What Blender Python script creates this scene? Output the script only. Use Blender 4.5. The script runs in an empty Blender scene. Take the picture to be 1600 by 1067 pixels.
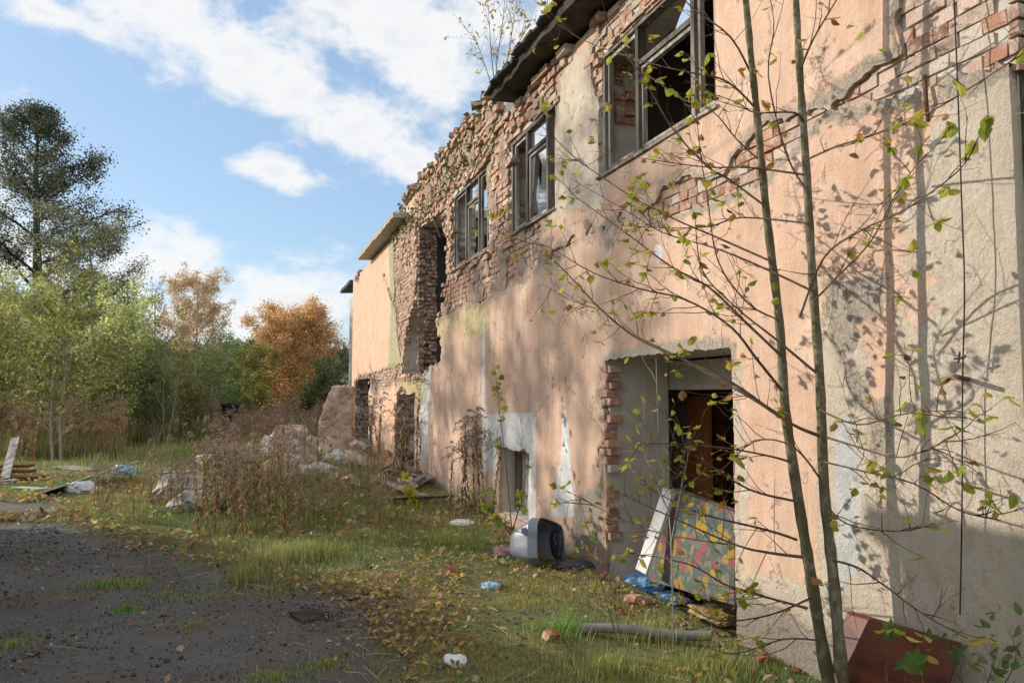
import bpy, math, random
import numpy as np
from math import sin, cos, tan, atan, atan2, radians, pi, sqrt
rng = np.random.default_rng(7); random.seed(7)
S = bpy.context.scene
COL = S.collection

# ------------------------------------------------------------------ camera model
FPX = 1225.0; PITCH = atan(82/FPX); YAW = radians(18.7); CAMH = 1.62; DW = 3.15
Fv = np.array([sin(YAW)*cos(PITCH), cos(YAW)*cos(PITCH), sin(PITCH)])
Rv = np.array([cos(YAW), -sin(YAW), 0.0])
Uv = np.array([-sin(YAW)*sin(PITCH), -cos(YAW)*sin(PITCH), cos(PITCH)])
C0 = np.array([-DW, 0.0, CAMH])
def ray(px, py): return Fv + Rv*((px-800)/FPX) + Uv*((533.5-py)/FPX)
def onx(px, py, x=0.0):            # point of the view ray on the vertical plane X = x
    r = ray(px, py); return C0 + r*((x+DW)/r[0])
def W(px, py):                      # (along wall, height) on the facade
    p = onx(px, py); return (p[1], p[2])
def ong(px, py, z=0.0):
    r = ray(px, py); return C0 + r*((z-CAMH)/r[2])
def gp(px, Z):                      # ground point at forward depth Z
    Xc = (px-800)/FPX*Z
    return (Xc*cos(YAW)+Z*sin(YAW)-DW, -Xc*sin(YAW)+Z*cos(YAW))
def hgt(py, Z): return (615.5-py)/FPX*Z + CAMH

# ------------------------------------------------------------------ numpy noise
_T = rng.random((256, 256))
def vnoise(x, y):
    xi = np.floor(x).astype(int); yi = np.floor(y).astype(int)
    u = x-xi; v = y-yi; u = u*u*(3-2*u); v = v*v*(3-2*v)
    a = _T[xi & 255, yi & 255]; b = _T[(xi+1) & 255, yi & 255]
    c = _T[xi & 255, (yi+1) & 255]; d = _T[(xi+1) & 255, (yi+1) & 255]
    return (a*(1-u)+b*u)*(1-v)+(c*(1-u)+d*u)*v
def fbm(x, y, o=4):                 # about -1..1
    s = 0; a = 1; t = 0
    for k in range(o):
        s = s + a*(vnoise(x*2**k+17.3*k, y*2**k+5.1*k)*2-1); t += a; a *= .5
    return s/t
def sdp(poly, X, Y):                # signed distance to polygon, + inside
    P = np.asarray(poly, float); n = len(P)
    d = np.full(X.shape, 1e18); ins = np.zeros(X.shape, bool)
    for i in range(n):
        ax, ay = P[i]; bx, by = P[(i+1) % n]
        ex, ey = bx-ax, by-ay
        t = np.clip(((X-ax)*ex+(Y-ay)*ey)/(ex*ex+ey*ey+1e-12), 0, 1)
        d = np.minimum(d, (X-ax-t*ex)**2+(Y-ay-t*ey)**2)
        c = ((ay > Y) != (by > Y))
        with np.errstate(divide='ignore', invalid='ignore'):
            xx = (bx-ax)*(Y-ay)/(by-ay if by != ay else 1e-12)+ax
        ins ^= (c & (X < xx))
    return np.where(ins, 1, -1)*np.sqrt(d)

# ------------------------------------------------------------------ mesh builder
class MB:
    def __init__(s): s.V = []; s.F = []; s.C = []; s.n = 0
    def add(s, v, f, c=None):
        v = np.asarray(v, float).reshape(-1, 3)
        s.V.append(v); s.F.append([(np.asarray(q)+s.n) for q in f] if not isinstance(f, np.ndarray) else f+s.n)
        if c is None: c = (1, 1, 1)
        c = np.asarray(c, float)
        s.C.append(np.broadcast_to(c, (len(v), 3)) if c.ndim == 1 else c)
        s.n += len(v)
    def scatter(s, tv, tf, pos, M, col):
        """tv (k,3), tf (m,q) int array, pos (N,3), M (N,3,3), col (N,3)"""
        tv = np.asarray(tv, float); tf = np.asarray(tf, int); N = len(pos); k = len(tv)
        if N == 0: return
        v = np.einsum('nij,kj->nki', M, tv)+pos[:, None, :]
        f = (tf[None]+(np.arange(N)*k)[:, None, None]).reshape(-1, tf.shape[1])
        c = np.repeat(np.asarray(col, float), k, axis=0)
        s.add(v.reshape(-1, 3), f, c)
    def tube(s, P, R, n=6, c=(1, 1, 1), cap=True):
        P = np.asarray(P, float); m = len(P)
        R = np.broadcast_to(np.asarray(R, float), (m,))
        T = np.gradient(P, axis=0); T /= (np.linalg.norm(T, axis=1)[:, None]+1e-9)
        ref = np.array([0, 0, 1.0]) if abs(T[0][2]) < .9 else np.array([1.0, 0, 0])
        A = np.cross(T, ref); A /= (np.linalg.norm(A, axis=1)[:, None]+1e-9); B = np.cross(T, A)
        th = np.arange(n)*2*pi/n
        v = P[:, None]+R[:, None, None]*(np.cos(th)[None, :, None]*A[:, None]+np.sin(th)[None, :, None]*B[:, None])
        i = np.arange(m-1)[:, None]*n; j = np.arange(n)[None]; j2 = (j+1) % n
        f = np.stack([i+j, i+j2, i+n+j2, i+n+j], -1).reshape(-1, 4)
        s.add(v.reshape(-1, 3), f, c)
        if cap:
            s.add(v[-1], [np.arange(n)], c); s.add(v[0], [np.arange(n)[::-1]], c)
    def box(s, c, d, R=None, col=(1, 1, 1), jit=0):
        v = np.array([[x, y, z] for x in (-.5, .5) for y in (-.5, .5) for z in (-.5, .5)])*np.asarray(d, float)
        if jit: v = v+rng.normal(0, jit, v.shape)
        if R is not None: v = v@np.asarray(R).T
        s.add(v+np.asarray(c, float), np.array([[0, 1, 3, 2], [4, 6, 7, 5], [0, 4, 5, 1], [2, 3, 7, 6], [0, 2, 6, 4], [1, 5, 7, 3]]), col)
    def build(s, name, mat, parent=None, smooth=False, loc=None):
        me = bpy.data.meshes.new(name)
        V = np.concatenate(s.V) if s.V else np.zeros((0, 3)); 
        if loc is not None: V = V-np.asarray(loc)
        loops = []; tot = []
        for f in s.F:
            if isinstance(f, np.ndarray): loops.append(f.ravel()); tot.append(np.full(len(f), f.shape[1]))
            else:
                for q in f: loops.append(q); tot.append([len(q)])
        L = np.concatenate(loops).astype(np.int32); T = np.concatenate(tot).astype(np.int32)
        me.vertices.add(len(V)); me.vertices.foreach_set('co', V.ravel().astype(np.float32))
        me.loops.add(len(L)); me.loops.foreach_set('vertex_index', L)
        me.polygons.add(len(T)); st = np.concatenate([[0], np.cumsum(T)[:-1]]).astype(np.int32)
        me.polygons.foreach_set('loop_start', st)
        me.polygons.foreach_set('use_smooth', np.full(len(T), smooth))
        a = me.attributes.new('col', 'FLOAT_COLOR', 'POINT')
        C = np.concatenate(s.C); C = np.concatenate([C, np.ones((len(C), 1))], 1)
        a.data.foreach_set('color', C.ravel().astype(np.float32))
        me.update(calc_edges=True); me.validate()
        me.materials.append(mat)
        o = bpy.data.objects.new(name, me); COL.objects.link(o)
        if loc is not None: o.location = loc
        if parent is not None: o.parent = parent
        return o
def tag(o, label=None, cat=None, group=None, kind=None):
    if label: o['label'] = label
    if cat: o['category'] = cat
    if group: o['group'] = group
    if kind: o['kind'] = kind
    return o
def empty(name, loc=(0, 0, 0), label=None, cat=None, group=None):
    o = bpy.data.objects.new(name, None); COL.objects.link(o); o.location = loc; o.empty_display_size = .1
    return tag(o, label, cat, group)
def copy_tree(o, parent=None):
    c = o.copy(); COL.objects.link(c)
    if parent is not None: c.parent = parent
    for ch in [q for q in bpy.data.objects if q.parent == o]: copy_tree(ch, c)
    return c
def rot(ax, ay, az):
    cx, sx, cy, sy, cz, sz = cos(ax), sin(ax), cos(ay), sin(ay), cos(az), sin(az)
    return np.array([[cz, -sz, 0], [sz, cz, 0], [0, 0, 1]])@np.array([[cy, 0, sy], [0, 1, 0], [-sy, 0, cy]])@np.array([[1, 0, 0], [0, cx, -sx], [0, sx, cx]])
def rrot(N, flat=0.0):              # random rotation matrices; flat -> near horizontal
    q = rng.normal(size=(N, 4)); q /= np.linalg.norm(q, axis=1)[:, None]
    if flat:
        a = rng.random(N)*2*pi; t = rng.normal(0, flat, (N, 2))
        q = np.stack([np.cos(a/2), t[:, 0], t[:, 1], np.sin(a/2)], 1); q /= np.linalg.norm(q, axis=1)[:, None]
    w, x, y, z = q.T
    return np.stack([np.stack([1-2*(y*y+z*z), 2*(x*y-w*z), 2*(x*z+w*y)], -1), np.stack([2*(x*y+w*z), 1-2*(x*x+z*z), 2*(y*z-w*x)], -1), np.stack([2*(x*z-w*y), 2*(y*z+w*x), 1-2*(x*x+y*y)], -1)], 1)
def zrot(N, tilt=.25):
    a = rng.random(N)*2*pi; M = np.zeros((N, 3, 3)); M[:, 0, 0] = np.cos(a); M[:, 0, 1] = -np.sin(a); M[:, 1, 0] = np.sin(a); M[:, 1, 1] = np.cos(a); M[:, 2, 2] = 1
    M[:, 0, 2] = rng.normal(0, tilt, N); M[:, 1, 2] = rng.normal(0, tilt, N); return M

# ------------------------------------------------------------------ materials
def mat(name, rough=.9, spec=.2):
    m = bpy.data.materials.new(name); m.use_nodes = True; nt = m.node_tree
    b = nt.nodes['Principled BSDF']; b.inputs['Roughness'].default_value = rough
    b.inputs['Specular IOR Level'].default_value = spec
    return m, nt, b
def N(nt, t, **k):
    n = nt.nodes.new(t)
    for a, v in k.items():
        if a.startswith('i_'):
            n.inputs[a[2:].replace('_', ' ')].default_value = v
        else: setattr(n, a, v)
    return n
def noise(nt, scale, detail=5, rough=.6, vec=None, dist=0):
    n = N(nt, 'ShaderNodeTexNoise'); n.inputs['Scale'].default_value = scale; n.inputs['Detail'].default_value = detail; n.inputs['Roughness'].default_value = rough
    n.inputs['Distortion'].default_value = dist
    if vec is not None: nt.links.new(vec, n.inputs['Vector'])
    return n
def objco(nt, scale=None):
    g = N(nt, 'ShaderNodeNewGeometry')
    if scale is None: return g.outputs['Position']
    m = N(nt, 'ShaderNodeMapping'); m.inputs['Scale'].default_value = scale; nt.links.new(g.outputs['Position'], m.inputs['Vector']); return m.outputs[0]
def ramp(nt, fac, stops):
    r = N(nt, 'ShaderNodeValToRGB'); e = r.color_ramp.elements
    while len(e) < len(stops): e.new(.5)
    for q, (p, c) in zip(e, stops): q.position = p; q.color = (c if len(c) == 4 else (*c, 1)) if not isinstance(c, (int, float)) else (c, c, c, 1)
    nt.links.new(fac, r.inputs[0]); return r.outputs[0]
def mix(nt, fac, a, b, mode='MIX'):
    m = N(nt, 'ShaderNodeMix', data_type='RGBA', blend_type=mode)
    for i, v in ((0, fac), (6, a), (7, b)):
        if hasattr(v, 'links') or isinstance(v, bpy.types.NodeSocket): nt.links.new(v, m.inputs[i])
        else: m.inputs[i].default_value = (*v, 1) if isinstance(v, tuple) else v
    return m.outputs[2]
def mth(nt, op, a, b=0.0, c=0.0):
    m = N(nt, 'ShaderNodeMath', operation=op)
    for i, v in enumerate((a, b, c)):
        if isinstance(v, bpy.types.NodeSocket): nt.links.new(v, m.inputs[i])
        else: m.inputs[i].default_value = v
    return m.outputs[0]
def bump(nt, b, h, strength=.5, dist=.02):
    n = N(nt, 'ShaderNodeBump'); n.inputs['Strength'].default_value = strength; n.inputs['Distance'].default_value = dist
    nt.links.new(h, n.inputs['Height']); nt.links.new(n.outputs[0], b.inputs['Normal'])
def attr(nt, name): return N(nt, 'ShaderNodeAttribute', attribute_name=name)

def simple(name, c1, c2, scale=6, rough=.9, bs=.4, bd=.01, spec=.2, scale3=None, usecol=False, bscale=None):
    m, nt, b = mat(name, rough, spec)
    co = objco(nt, scale3)
    n = noise(nt, scale, 6, .65, co); c = ramp(nt, n.outputs[0], [(.3, c1), (.7, c2)])
    if usecol: c = mix(nt, 1.0, c, attr(nt, 'col').outputs[0], 'MULTIPLY')
    nt.links.new(c, b.inputs['Base Color'])
    n2 = noise(nt, bscale or scale*5, 6, .7, co); bump(nt, b, n2.outputs[0], bs, bd)
    return m
def leafmat(name, trans=.35, var=.5, rough=.6):
    m = bpy.data.materials.new(name); m.use_nodes = True; nt = m.node_tree; nt.nodes.clear()
    out = N(nt, 'ShaderNodeOutputMaterial'); a = attr(nt, 'col')
    oi = N(nt, 'ShaderNodeObjectInfo')
    n = noise(nt, 60, 2, .5, objco(nt)); c = mix(nt, var, a.outputs[0], ramp(nt, n.outputs[0], [(.3, .55), (.7, 1.0)]), 'MULTIPLY')
    h = N(nt, 'ShaderNodeHueSaturation'); nt.links.new(mth(nt, 'MULTIPLY_ADD', oi.outputs['Random'], .03, .485), h.inputs['Hue']); nt.links.new(mth(nt, 'MULTIPLY_ADD', oi.outputs['Random'], .3, .85), h.inputs['Value']); nt.links.new(c, h.inputs['Color']); c = h.outputs[0]
    d = N(nt, 'ShaderNodeBsdfPrincipled'); d.inputs['Roughness'].default_value = rough; d.inputs['Specular IOR Level'].default_value = .25
    t = N(nt, 'ShaderNodeBsdfTranslucent'); ms = N(nt, 'ShaderNodeMixShader'); ms.inputs[0].default_value = trans
    nt.links.new(c, d.inputs['Base Color']); nt.links.new(c, t.inputs['Color'])
    nt.links.new(d.outputs[0], ms.inputs[1]); nt.links.new(t.outputs[0], ms.inputs[2]); nt.links.new(ms.outputs[0], out.inputs[0])
    return m
M = {}
M['leaf'] = leafmat('leaf_surface', .5, .3)
M['dry'] = leafmat('dry_plant', .2)
M['grass'] = leafmat('grass_blade', .3)
def barkmat(name, c1, c2, moss, mossamt):
    m, nt, b = mat(name, .9)
    co = objco(nt, (1, 1, .35)); n = noise(nt, 45, 6, .7, co); c = ramp(nt, n.outputs[0], [(.3, c1), (.7, c2)])
    n2 = noise(nt, 7, 5, .7, objco(nt)); c = mix(nt, ramp(nt, n2.outputs[0], [(.5-mossamt*.3, 0), (.62-mossamt*.2, 1)]), c, moss)
    nt.links.new(c, b.inputs['Base Color']); bump(nt, b, n.outputs[0], .6, .006); return m
M['bark'] = barkmat('grey_bark', (.16, .14, .12), (.42, .38, .33), (.2, .2, .12), .2)
M['sapbark'] = barkmat('sapling_bark', (.07, .058, .035), (.30, .27, .20), (.10, .09, .04), .3)
M['darkbark'] = barkmat('dark_bark', (.02, .016, .014), (.07, .055, .045), (.04, .05, .025), .2)
M['twig'] = simple('twig_wood', (.05, .03, .022), (.17, .12, .09), 20, usecol=True)

# plaster: masks (signed distances) as vertex attributes, edges broken up by noise
def plastermat():
    m, nt, b = mat('peach_plaster', .95, .1); P = objco(nt)
    nb = noise(nt, 2.2, 8, .6, P); nf = noise(nt, 60, 6, .75, P); nm = noise(nt, 9, 7, .7, P); nst = noise(nt, 3.0, 6, .6, objco(nt, (1, 2.2, .16)))
    base = ramp(nt, nb.outputs[0], [(.25, (.56, .365, .26)), (.5, (.66, .445, .325)), (.75, (.75, .55, .42))])
    base = mix(nt, mth(nt, 'MULTIPLY', ramp(nt, nm.outputs[0], [(.55, 0), (.75, 1)]), .35), base, (.74, .58, .46))
    base = mix(nt, mth(nt, 'MULTIPLY', ramp(nt, nst.outputs[0], [(.48, 0), (.72, 1)]), .5), base, (.40, .28, .20))
    def mask(name, namp, w):
        s = attr(nt, name).outputs[2]
        d = mth(nt, 'ADD', s, mth(nt, 'MULTIPLY_ADD', nm.outputs[0], namp, -namp*.5))
        d = mth(nt, 'ADD', d, mth(nt, 'MULTIPLY_ADD', nf.outputs[0], namp*.5, -namp*.25))
        r = N(nt, 'ShaderNodeMapRange'); nt.links.new(d, r.inputs[0]); r.inputs[1].default_value = -w; r.inputs[2].default_value = w
        return r.outputs[0]
    yel = mask('m_yellow', .5, .3); base = mix(nt, yel, base, ramp(nt, nb.outputs[0], [(.3, (.66, .40, .27)), (.7, (.78, .53, .39))]))
    nst2 = noise(nt, 4.0, 7, .7, objco(nt, (1, 5, .3)))
    base = mix(nt, mth(nt, 'MULTIPLY', ramp(nt, nst2.outputs[0], [(.54, 0), (.7, 1)]), .4), base, (.78, .64, .50))
    base = mix(nt, mth(nt, 'MULTIPLY', ramp(nt, noise(nt, 16, 8, .8, P).outputs[0], [(.56, 0), (.68, 1)]), .45), base, (.38, .27, .21))
    cr = mask('m_cream', .30, .010); cream = ramp(nt, nm.outputs[0], [(.3, (.58, .475, .355)), (.5, (.73, .62, .485)), (.75, (.82, .73, .60))]); base = mix(nt, cr, base, cream)
    wh = mask('m_white', .09, .006); white = ramp(nt, nm.outputs[0], [(.3, (.5, .49, .46)), (.6, (.74, .73, .70))]); base = mix(nt, wh, base, white)
    gr = mask('m_grey', .30, .014); grey = ramp(nt, nf.outputs[0], [(.35, (.36, .30, .24)), (.65, (.62, .53, .43))]); base = mix(nt, gr, base, grey)
    mo = mask('m_moss', .3, .15); base = mix(nt, mth(nt, 'MULTIPLY', mo, ramp(nt, nm.outputs[0], [(.35, .25), (.6, .85)])), base, (.33, .31, .13))
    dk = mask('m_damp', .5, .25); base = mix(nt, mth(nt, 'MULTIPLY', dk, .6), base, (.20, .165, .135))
    # small chips and dirt
    ch = N(nt, 'ShaderNodeTexVoronoi'); ch.inputs['Scale'].default_value = 5.0; nt.links.new(mix(nt, .12, P, nm.outputs[1]), ch.inputs['Vector'])
    chip = mth(nt, 'LESS_THAN', ch.outputs['Distance'], .085)
    base = mix(nt, mth(nt, 'MULTIPLY', chip, .7), base, (.34, .28, .23))
    # hairline cracks
    cv = N(nt, 'ShaderNodeTexVoronoi', feature='DISTANCE_TO_EDGE'); cv.inputs['Scale'].default_value = 1.1
    wv = N(nt, 'ShaderNodeVectorMath', operation='MULTIPLY_ADD'); nt.links.new(nm.outputs[1], wv.inputs[0]); wv.inputs[1].default_value = (.35, .35, .35); nt.links.new(P, wv.inputs[2]); nt.links.new(wv.outputs[0], cv.inputs['Vector'])
    crack = mth(nt, 'MULTIPLY', mth(nt, 'LESS_THAN', cv.outputs['Distance'], .0035), mth(nt, 'GREATER_THAN', nb.outputs[0], .5))
    base = mix(nt, mth(nt, 'MULTIPLY', crack, .6), base, (.12, .09, .07))
    g = ramp(nt, nf.outputs[0], [(.3, .80), (.7, 1.06)]); base = mix(nt, 1.0, base, g, 'MULTIPLY')
    nt.links.new(base, b.inputs['Base Color'])
    rough = mth(nt, 'ADD', mth(nt, 'MAXIMUM', cr, gr), .35)
    n3 = noise(nt, 32, 8, .8, P)
    h = mth(nt, 'MULTIPLY', mth(nt, 'ADD', n3.outputs[0], mth(nt, 'MULTIPLY', nf.outputs[0], .6)), rough)
    h = mth(nt, 'ADD', h, mth(nt, 'MULTIPLY', mth(nt, 'ADD', cr, mth(nt, 'ADD', gr, mth(nt, 'MULTIPLY', chip, .6))), -.7))
    h = mth(nt, 'ADD', h, mth(nt, 'MULTIPLY', nm.outputs[0], .8)); h = mth(nt, 'SUBTRACT', h, crack)
    bump(nt, b, h, .95, .016); return m
M['plaster'] = plastermat()
def brickmat():
    m, nt, b = mat('old_brick', .95, .1); P = objco(nt); n = noise(nt, 14, 7, .7, P); nf = noise(nt, 90, 5, .7, P); nb = noise(nt, 1.6, 5, .6, P)
    c = mix(nt, 1.0, attr(nt, 'col').outputs[0], ramp(nt, nf.outputs[0], [(.3, .72), (.7, 1.12)]), 'MULTIPLY')
    c = mix(nt, ramp(nt, n.outputs[0], [(.47, 0), (.60, .8)]), c, (.58, .48, .38))
    c = mix(nt, mth(nt, 'MULTIPLY', ramp(nt, nb.outputs[0], [(.55, 0), (.68, 1)]), ramp(nt, n.outputs[0], [(.35, .7), (.6, 0)])), c, (.16, .17, .06))
    nt.links.new(c, b.inputs['Base Color']); bump(nt, b, mth(nt, 'ADD', n.outputs[0], nf.outputs[0]), .8, .012); return m
M['brick'] = brickmat()
M['mortar'] = simple('crumbling_mortar', (.30, .19, .13), (.60, .47, .36), 9, bs=1, bd=.04)
M['render'] = simple('grey_render', (.42, .385, .33), (.62, .575, .50), 3, bs=.5, bd=.01, bscale=60)
M['partition'] = simple('pale_partition', (.26, .23, .2), (.38, .345, .30), 1.5, bs=.5, bd=.02)
M['roomwall'] = simple('interior_plaster', (.07, .06, .05), (.15, .13, .11), 1.5, bs=.5, bd=.02)  # darker than the partition: the rooms' shade is put into the colour
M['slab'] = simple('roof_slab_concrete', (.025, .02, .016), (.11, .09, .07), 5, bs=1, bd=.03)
M['concrete'] = simple('weathered_concrete', (.3, .27, .23), (.5, .46, .4), 4, bs=.7, bd=.02)
M['mossy'] = simple('mossy_dark_wall', (.05, .04, .025), (.24, .20, .13), 9, bs=1, bd=.05)
M['rubble'] = simple('rubble_masonry', (.45, .40, .34), (.75, .66, .55), 3, bs=.9, bd=.03, usecol=True)
M['oldwood'] = simple('weathered_wood', (.06, .048, .04), (.52, .48, .43), 8, scale3=(1, 1, .15), bs=.6, bd=.005, usecol=True)
M['reddoor'] = simple('varnished_red_wood', (.035, .010, .006), (.17, .045, .016), 5, rough=.5, spec=.25, scale3=(3, .4, 2), bs=.15, bd=.003)
M['framewood'] = simple('grimy_frame_wood', (.03, .025, .022), (.34, .31, .28), 7, scale3=(1, 1, .15), bs=.6, bd=.005, usecol=True)
M['orangewood'] = simple('orange_brown_wood', (.26, .09, .03), (.5, .2, .06), 3, rough=.5, scale3=(3, 3, .3), bs=.1, bd=.003)
M['brownwood'] = simple('brown_cabinet_wood', (.10, .035, .015), (.2, .08, .03), 3, rough=.5, scale3=(3, 3, .3), bs=.1, bd=.003)
M['plastic'] = simple('grey_blue_plastic', (.10, .115, .145), (.17, .19, .225), 5, rough=.4, spec=.5, bs=.15, bd=.005)
M['darkplastic'] = simple('dark_plastic_sheet', (.02, .023, .035), (.06, .065, .085), 5, rough=.4, spec=.5, bs=.4, bd=.01)
M['bluebag'] = simple('blue_plastic_bag', (.06, .22, .48), (.34, .56, .78), 9, rough=.3, spec=.5, bs=.7, bd=.01)
M['whitebag'] = simple('white_plastic_film', (.45, .45, .46), (.75, .75, .75), 9, rough=.4, bs=.6, bd=.01)
M['cloth'] = simple('dirty_cloth', (.34, .31, .27), (.62, .58, .52), 6, bs=.7, bd=.01)
M['pinkcloth'] = simple('pink_rag_cloth', (.25, .13, .14), (.42, .26, .27), 12, bs=.7, bd=.01)
M['whiteboard'] = simple('white_laminate', (.40, .39, .37), (.72, .71, .69), 5, rough=.5, bs=.1, bd=.004)
M['rust'] = simple('rusty_iron', (.05, .03, .02), (.16, .08, .05), 25, rough=.8, bs=.5, bd=.004)
M['pipe'] = simple('grey_pipe', (.14, .13, .12), (.26, .245, .225), 9, rough=.6, bs=.3, bd=.004)
M['cable'] = simple('black_cable', (.02, .02, .02), (.05, .045, .045), 9, rough=.7)
M['yellowfoam'] = simple('dirty_foam', (.35, .25, .09), (.62, .5, .28), 12, bs=.8, bd=.02)
M['roof'] = simple('dark_roofing', (.05, .05, .05), (.1, .095, .09), 5)
M['dark'] = simple('black_plastic', (.01, .01, .01), (.03, .03, .03), 5)
def glassmat():
    m, nt, b = mat('dirty_glass', .04, .9)
    n = noise(nt, 5, 5, .7, objco(nt)); nt.links.new(ramp(nt, n.outputs[0], [(.35, (.75, .78, .82)), (.75, (.86, .87, .88))]), b.inputs['Base Color'])
    b.inputs['Coat Weight'].default_value = .6; b.inputs['Coat Roughness'].default_value = .03
    b.inputs['Metallic'].default_value = .9
    return m
M['glass'] = glassmat()
def floral():
    m, nt, b = mat('floral_fabric', .95, .1); P = objco(nt)
    nz = noise(nt, 8, 3, .6, P); wv = N(nt, 'ShaderNodeVectorMath', operation='MULTIPLY_ADD'); nt.links.new(nz.outputs[1], wv.inputs[0]); wv.inputs[1].default_value = (.06, .06, .06); nt.links.new(P, wv.inputs[2])
    v = N(nt, 'ShaderNodeTexVoronoi'); v.inputs['Scale'].default_value = 12; nt.links.new(wv.outputs[0], v.inputs['Vector'])
    v2 = N(nt, 'ShaderNodeTexVoronoi'); v2.inputs['Scale'].default_value = 26; nt.links.new(wv.outputs[0], v2.inputs['Vector'])
    sp = N(nt, 'ShaderNodeSeparateColor'); nt.links.new(v.outputs['Color'], sp.inputs[0])
    fl = ramp(nt, sp.outputs[0], [(0, (.36, .11, .13)), (.3, (.36, .11, .13)), (.34, (.42, .30, .06)), (.6, (.42, .28, .05)), (.64, (.09, .15, .14)), (1, (.12, .13, .2))])
    sp2 = N(nt, 'ShaderNodeSeparateColor'); nt.links.new(v2.outputs['Color'], sp2.inputs[0])
    bg = ramp(nt, sp2.outputs[1], [(0, (.13, .16, .14)), (.5, (.09, .14, .10)), (.6, (.24, .23, .21)), (1, (.17, .19, .23))])
    c = mix(nt, ramp(nt, v.outputs['Distance'], [(.46, 1), (.54, 0)]), bg, fl)
    c = mix(nt, ramp(nt, v.outputs['Distance'], [(.0, .6), (.12, 0)]), c, (.4, .32, .22)); c = mix(nt, 1.0, c, (.80, .74, .66), 'MULTIPLY'); c = mix(nt, mth(nt, 'MULTIPLY', noise(nt, 3, 4, .6, P).outputs[0], .25), c, (.16, .15, .12))
    nt.links.new(c, b.inputs['Base Color']); bump(nt, b, noise(nt, 14, 4, .6, P).outputs[0], .5, .03); return m
M['floral'] = floral()
def groundmat():
    m, nt, b = mat('ground_soil_asphalt', .95, .15); P = objco(nt)
    n1 = noise(nt, 1.3, 8, .65, P); n2 = noise(nt, 22, 8, .75, P); n3 = noise(nt, 160, 4, .7, P)
    soil = ramp(nt, n2.outputs[0], [(.3, (.08, .065, .045)), (.55, (.17, .145, .10)), (.75, (.28, .25, .18))])
    green = ramp(nt, n2.outputs[0], [(.3, (.10, .12, .035)), (.6, (.20, .22, .07)), (.8, (.32, .28, .13))])
    soil = mix(nt, ramp(nt, n1.outputs[0], [(.35, .3), (.6, .9)]), soil, green)
    asp = ramp(nt, n3.outputs[0], [(.3, (.085, .08, .074)), (.5, (.175, .165, .152)), (.64, (.29, .275, .25)), (.76, (.5, .47, .43))])
    asp = mix(nt, ramp(nt, n1.outputs[0], [(.45, 0), (.62, .7)]), asp, mix(nt, n2.outputs[0], (.10, .085, .06), (.24, .20, .15)))
    asp = mix(nt, ramp(nt, noise(nt, 3.1, 8, .75, P).outputs[0], [(.56, 0), (.66, .8)]), asp, (.11, .11, .05))
    asp = mix(nt, ramp(nt, n2.outputs[0], [(.55, 0), (.68, .6)]), asp, (.055, .05, .05))
    asp = mix(nt, ramp(nt, noise(nt, .7, 6, .6, P).outputs[0], [(.42, 0), (.6, .45)]), asp, (.09, .082, .08))
    pk = N(nt, 'ShaderNodeTexVoronoi'); pk.inputs['Scale'].default_value = 38; nt.links.new(P, pk.inputs['Vector']); asp = mix(nt, mth(nt, 'MULTIPLY', mth(nt, 'LESS_THAN', pk.outputs['Distance'], .16), .6), asp, (.40, .38, .35))
    s = attr(nt, 'm_asphalt').outputs[2]
    d = mth(nt, 'ADD', s, mth(nt, 'MULTIPLY_ADD', n1.outputs[0], 1.6, -.8)); d = mth(nt, 'ADD', d, mth(nt, 'MULTIPLY_ADD', n2.outputs[0], .7, -.35))
    r = N(nt, 'ShaderNodeMapRange'); nt.links.new(d, r.inputs[0]); r.inputs[1].default_value = -.22; r.inputs[2].default_value = .22
    c = mix(nt, r.outputs[0], soil, asp)
    nt.links.new(c, b.inputs['Base Color'])
    h = mth(nt, 'ADD', n2.outputs[0], mth(nt, 'MULTIPLY', n3.outputs[0], .5)); bump(nt, b, h, .9, .025); return m
M['ground'] = groundmat()
M['hill'] = simple('distant_forest_hill', (.05, .075, .08), (.10, .13, .13), .05, bs=.5, bd=2, bscale=.3)
M['housewall'] = simple('pale_house_wall', (.4, .36, .3), (.5, .46, .4), 1)

# ------------------------------------------------------------------ sun, sky, camera
AZ = radians(40); EL = radians(19)
sunv = np.array([-cos(AZ)*cos(EL), sin(AZ)*cos(EL), sin(EL)])      # towards the sun
sd = bpy.data.lights.new('sun', 'SUN'); sd.energy = 5.0; sd.angle = radians(.53); sd.color = (1, .93, .82)
so = bpy.data.objects.new('sun', sd); COL.objects.link(so)
from mathutils import Vector
so.rotation_euler = Vector(sunv).to_track_quat('Z', 'Y').to_euler()
w = bpy.data.worlds.new('World'); S.world = w; w.use_nodes = True; nt = w.node_tree; nt.nodes.clear()
sky = N(nt, 'ShaderNodeTexSky', sky_type='NISHITA'); sky.sun_disc = False; sky.sun_elevation = EL
sky.sun_rotation = atan2(sunv[0], sunv[1]); sky.dust_density = .6; sky.ozone_density = 1.5; sky.air_density = 1.0
tc = N(nt, 'ShaderNodeTexCoord'); dirv = tc.outputs['Generated']
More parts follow.
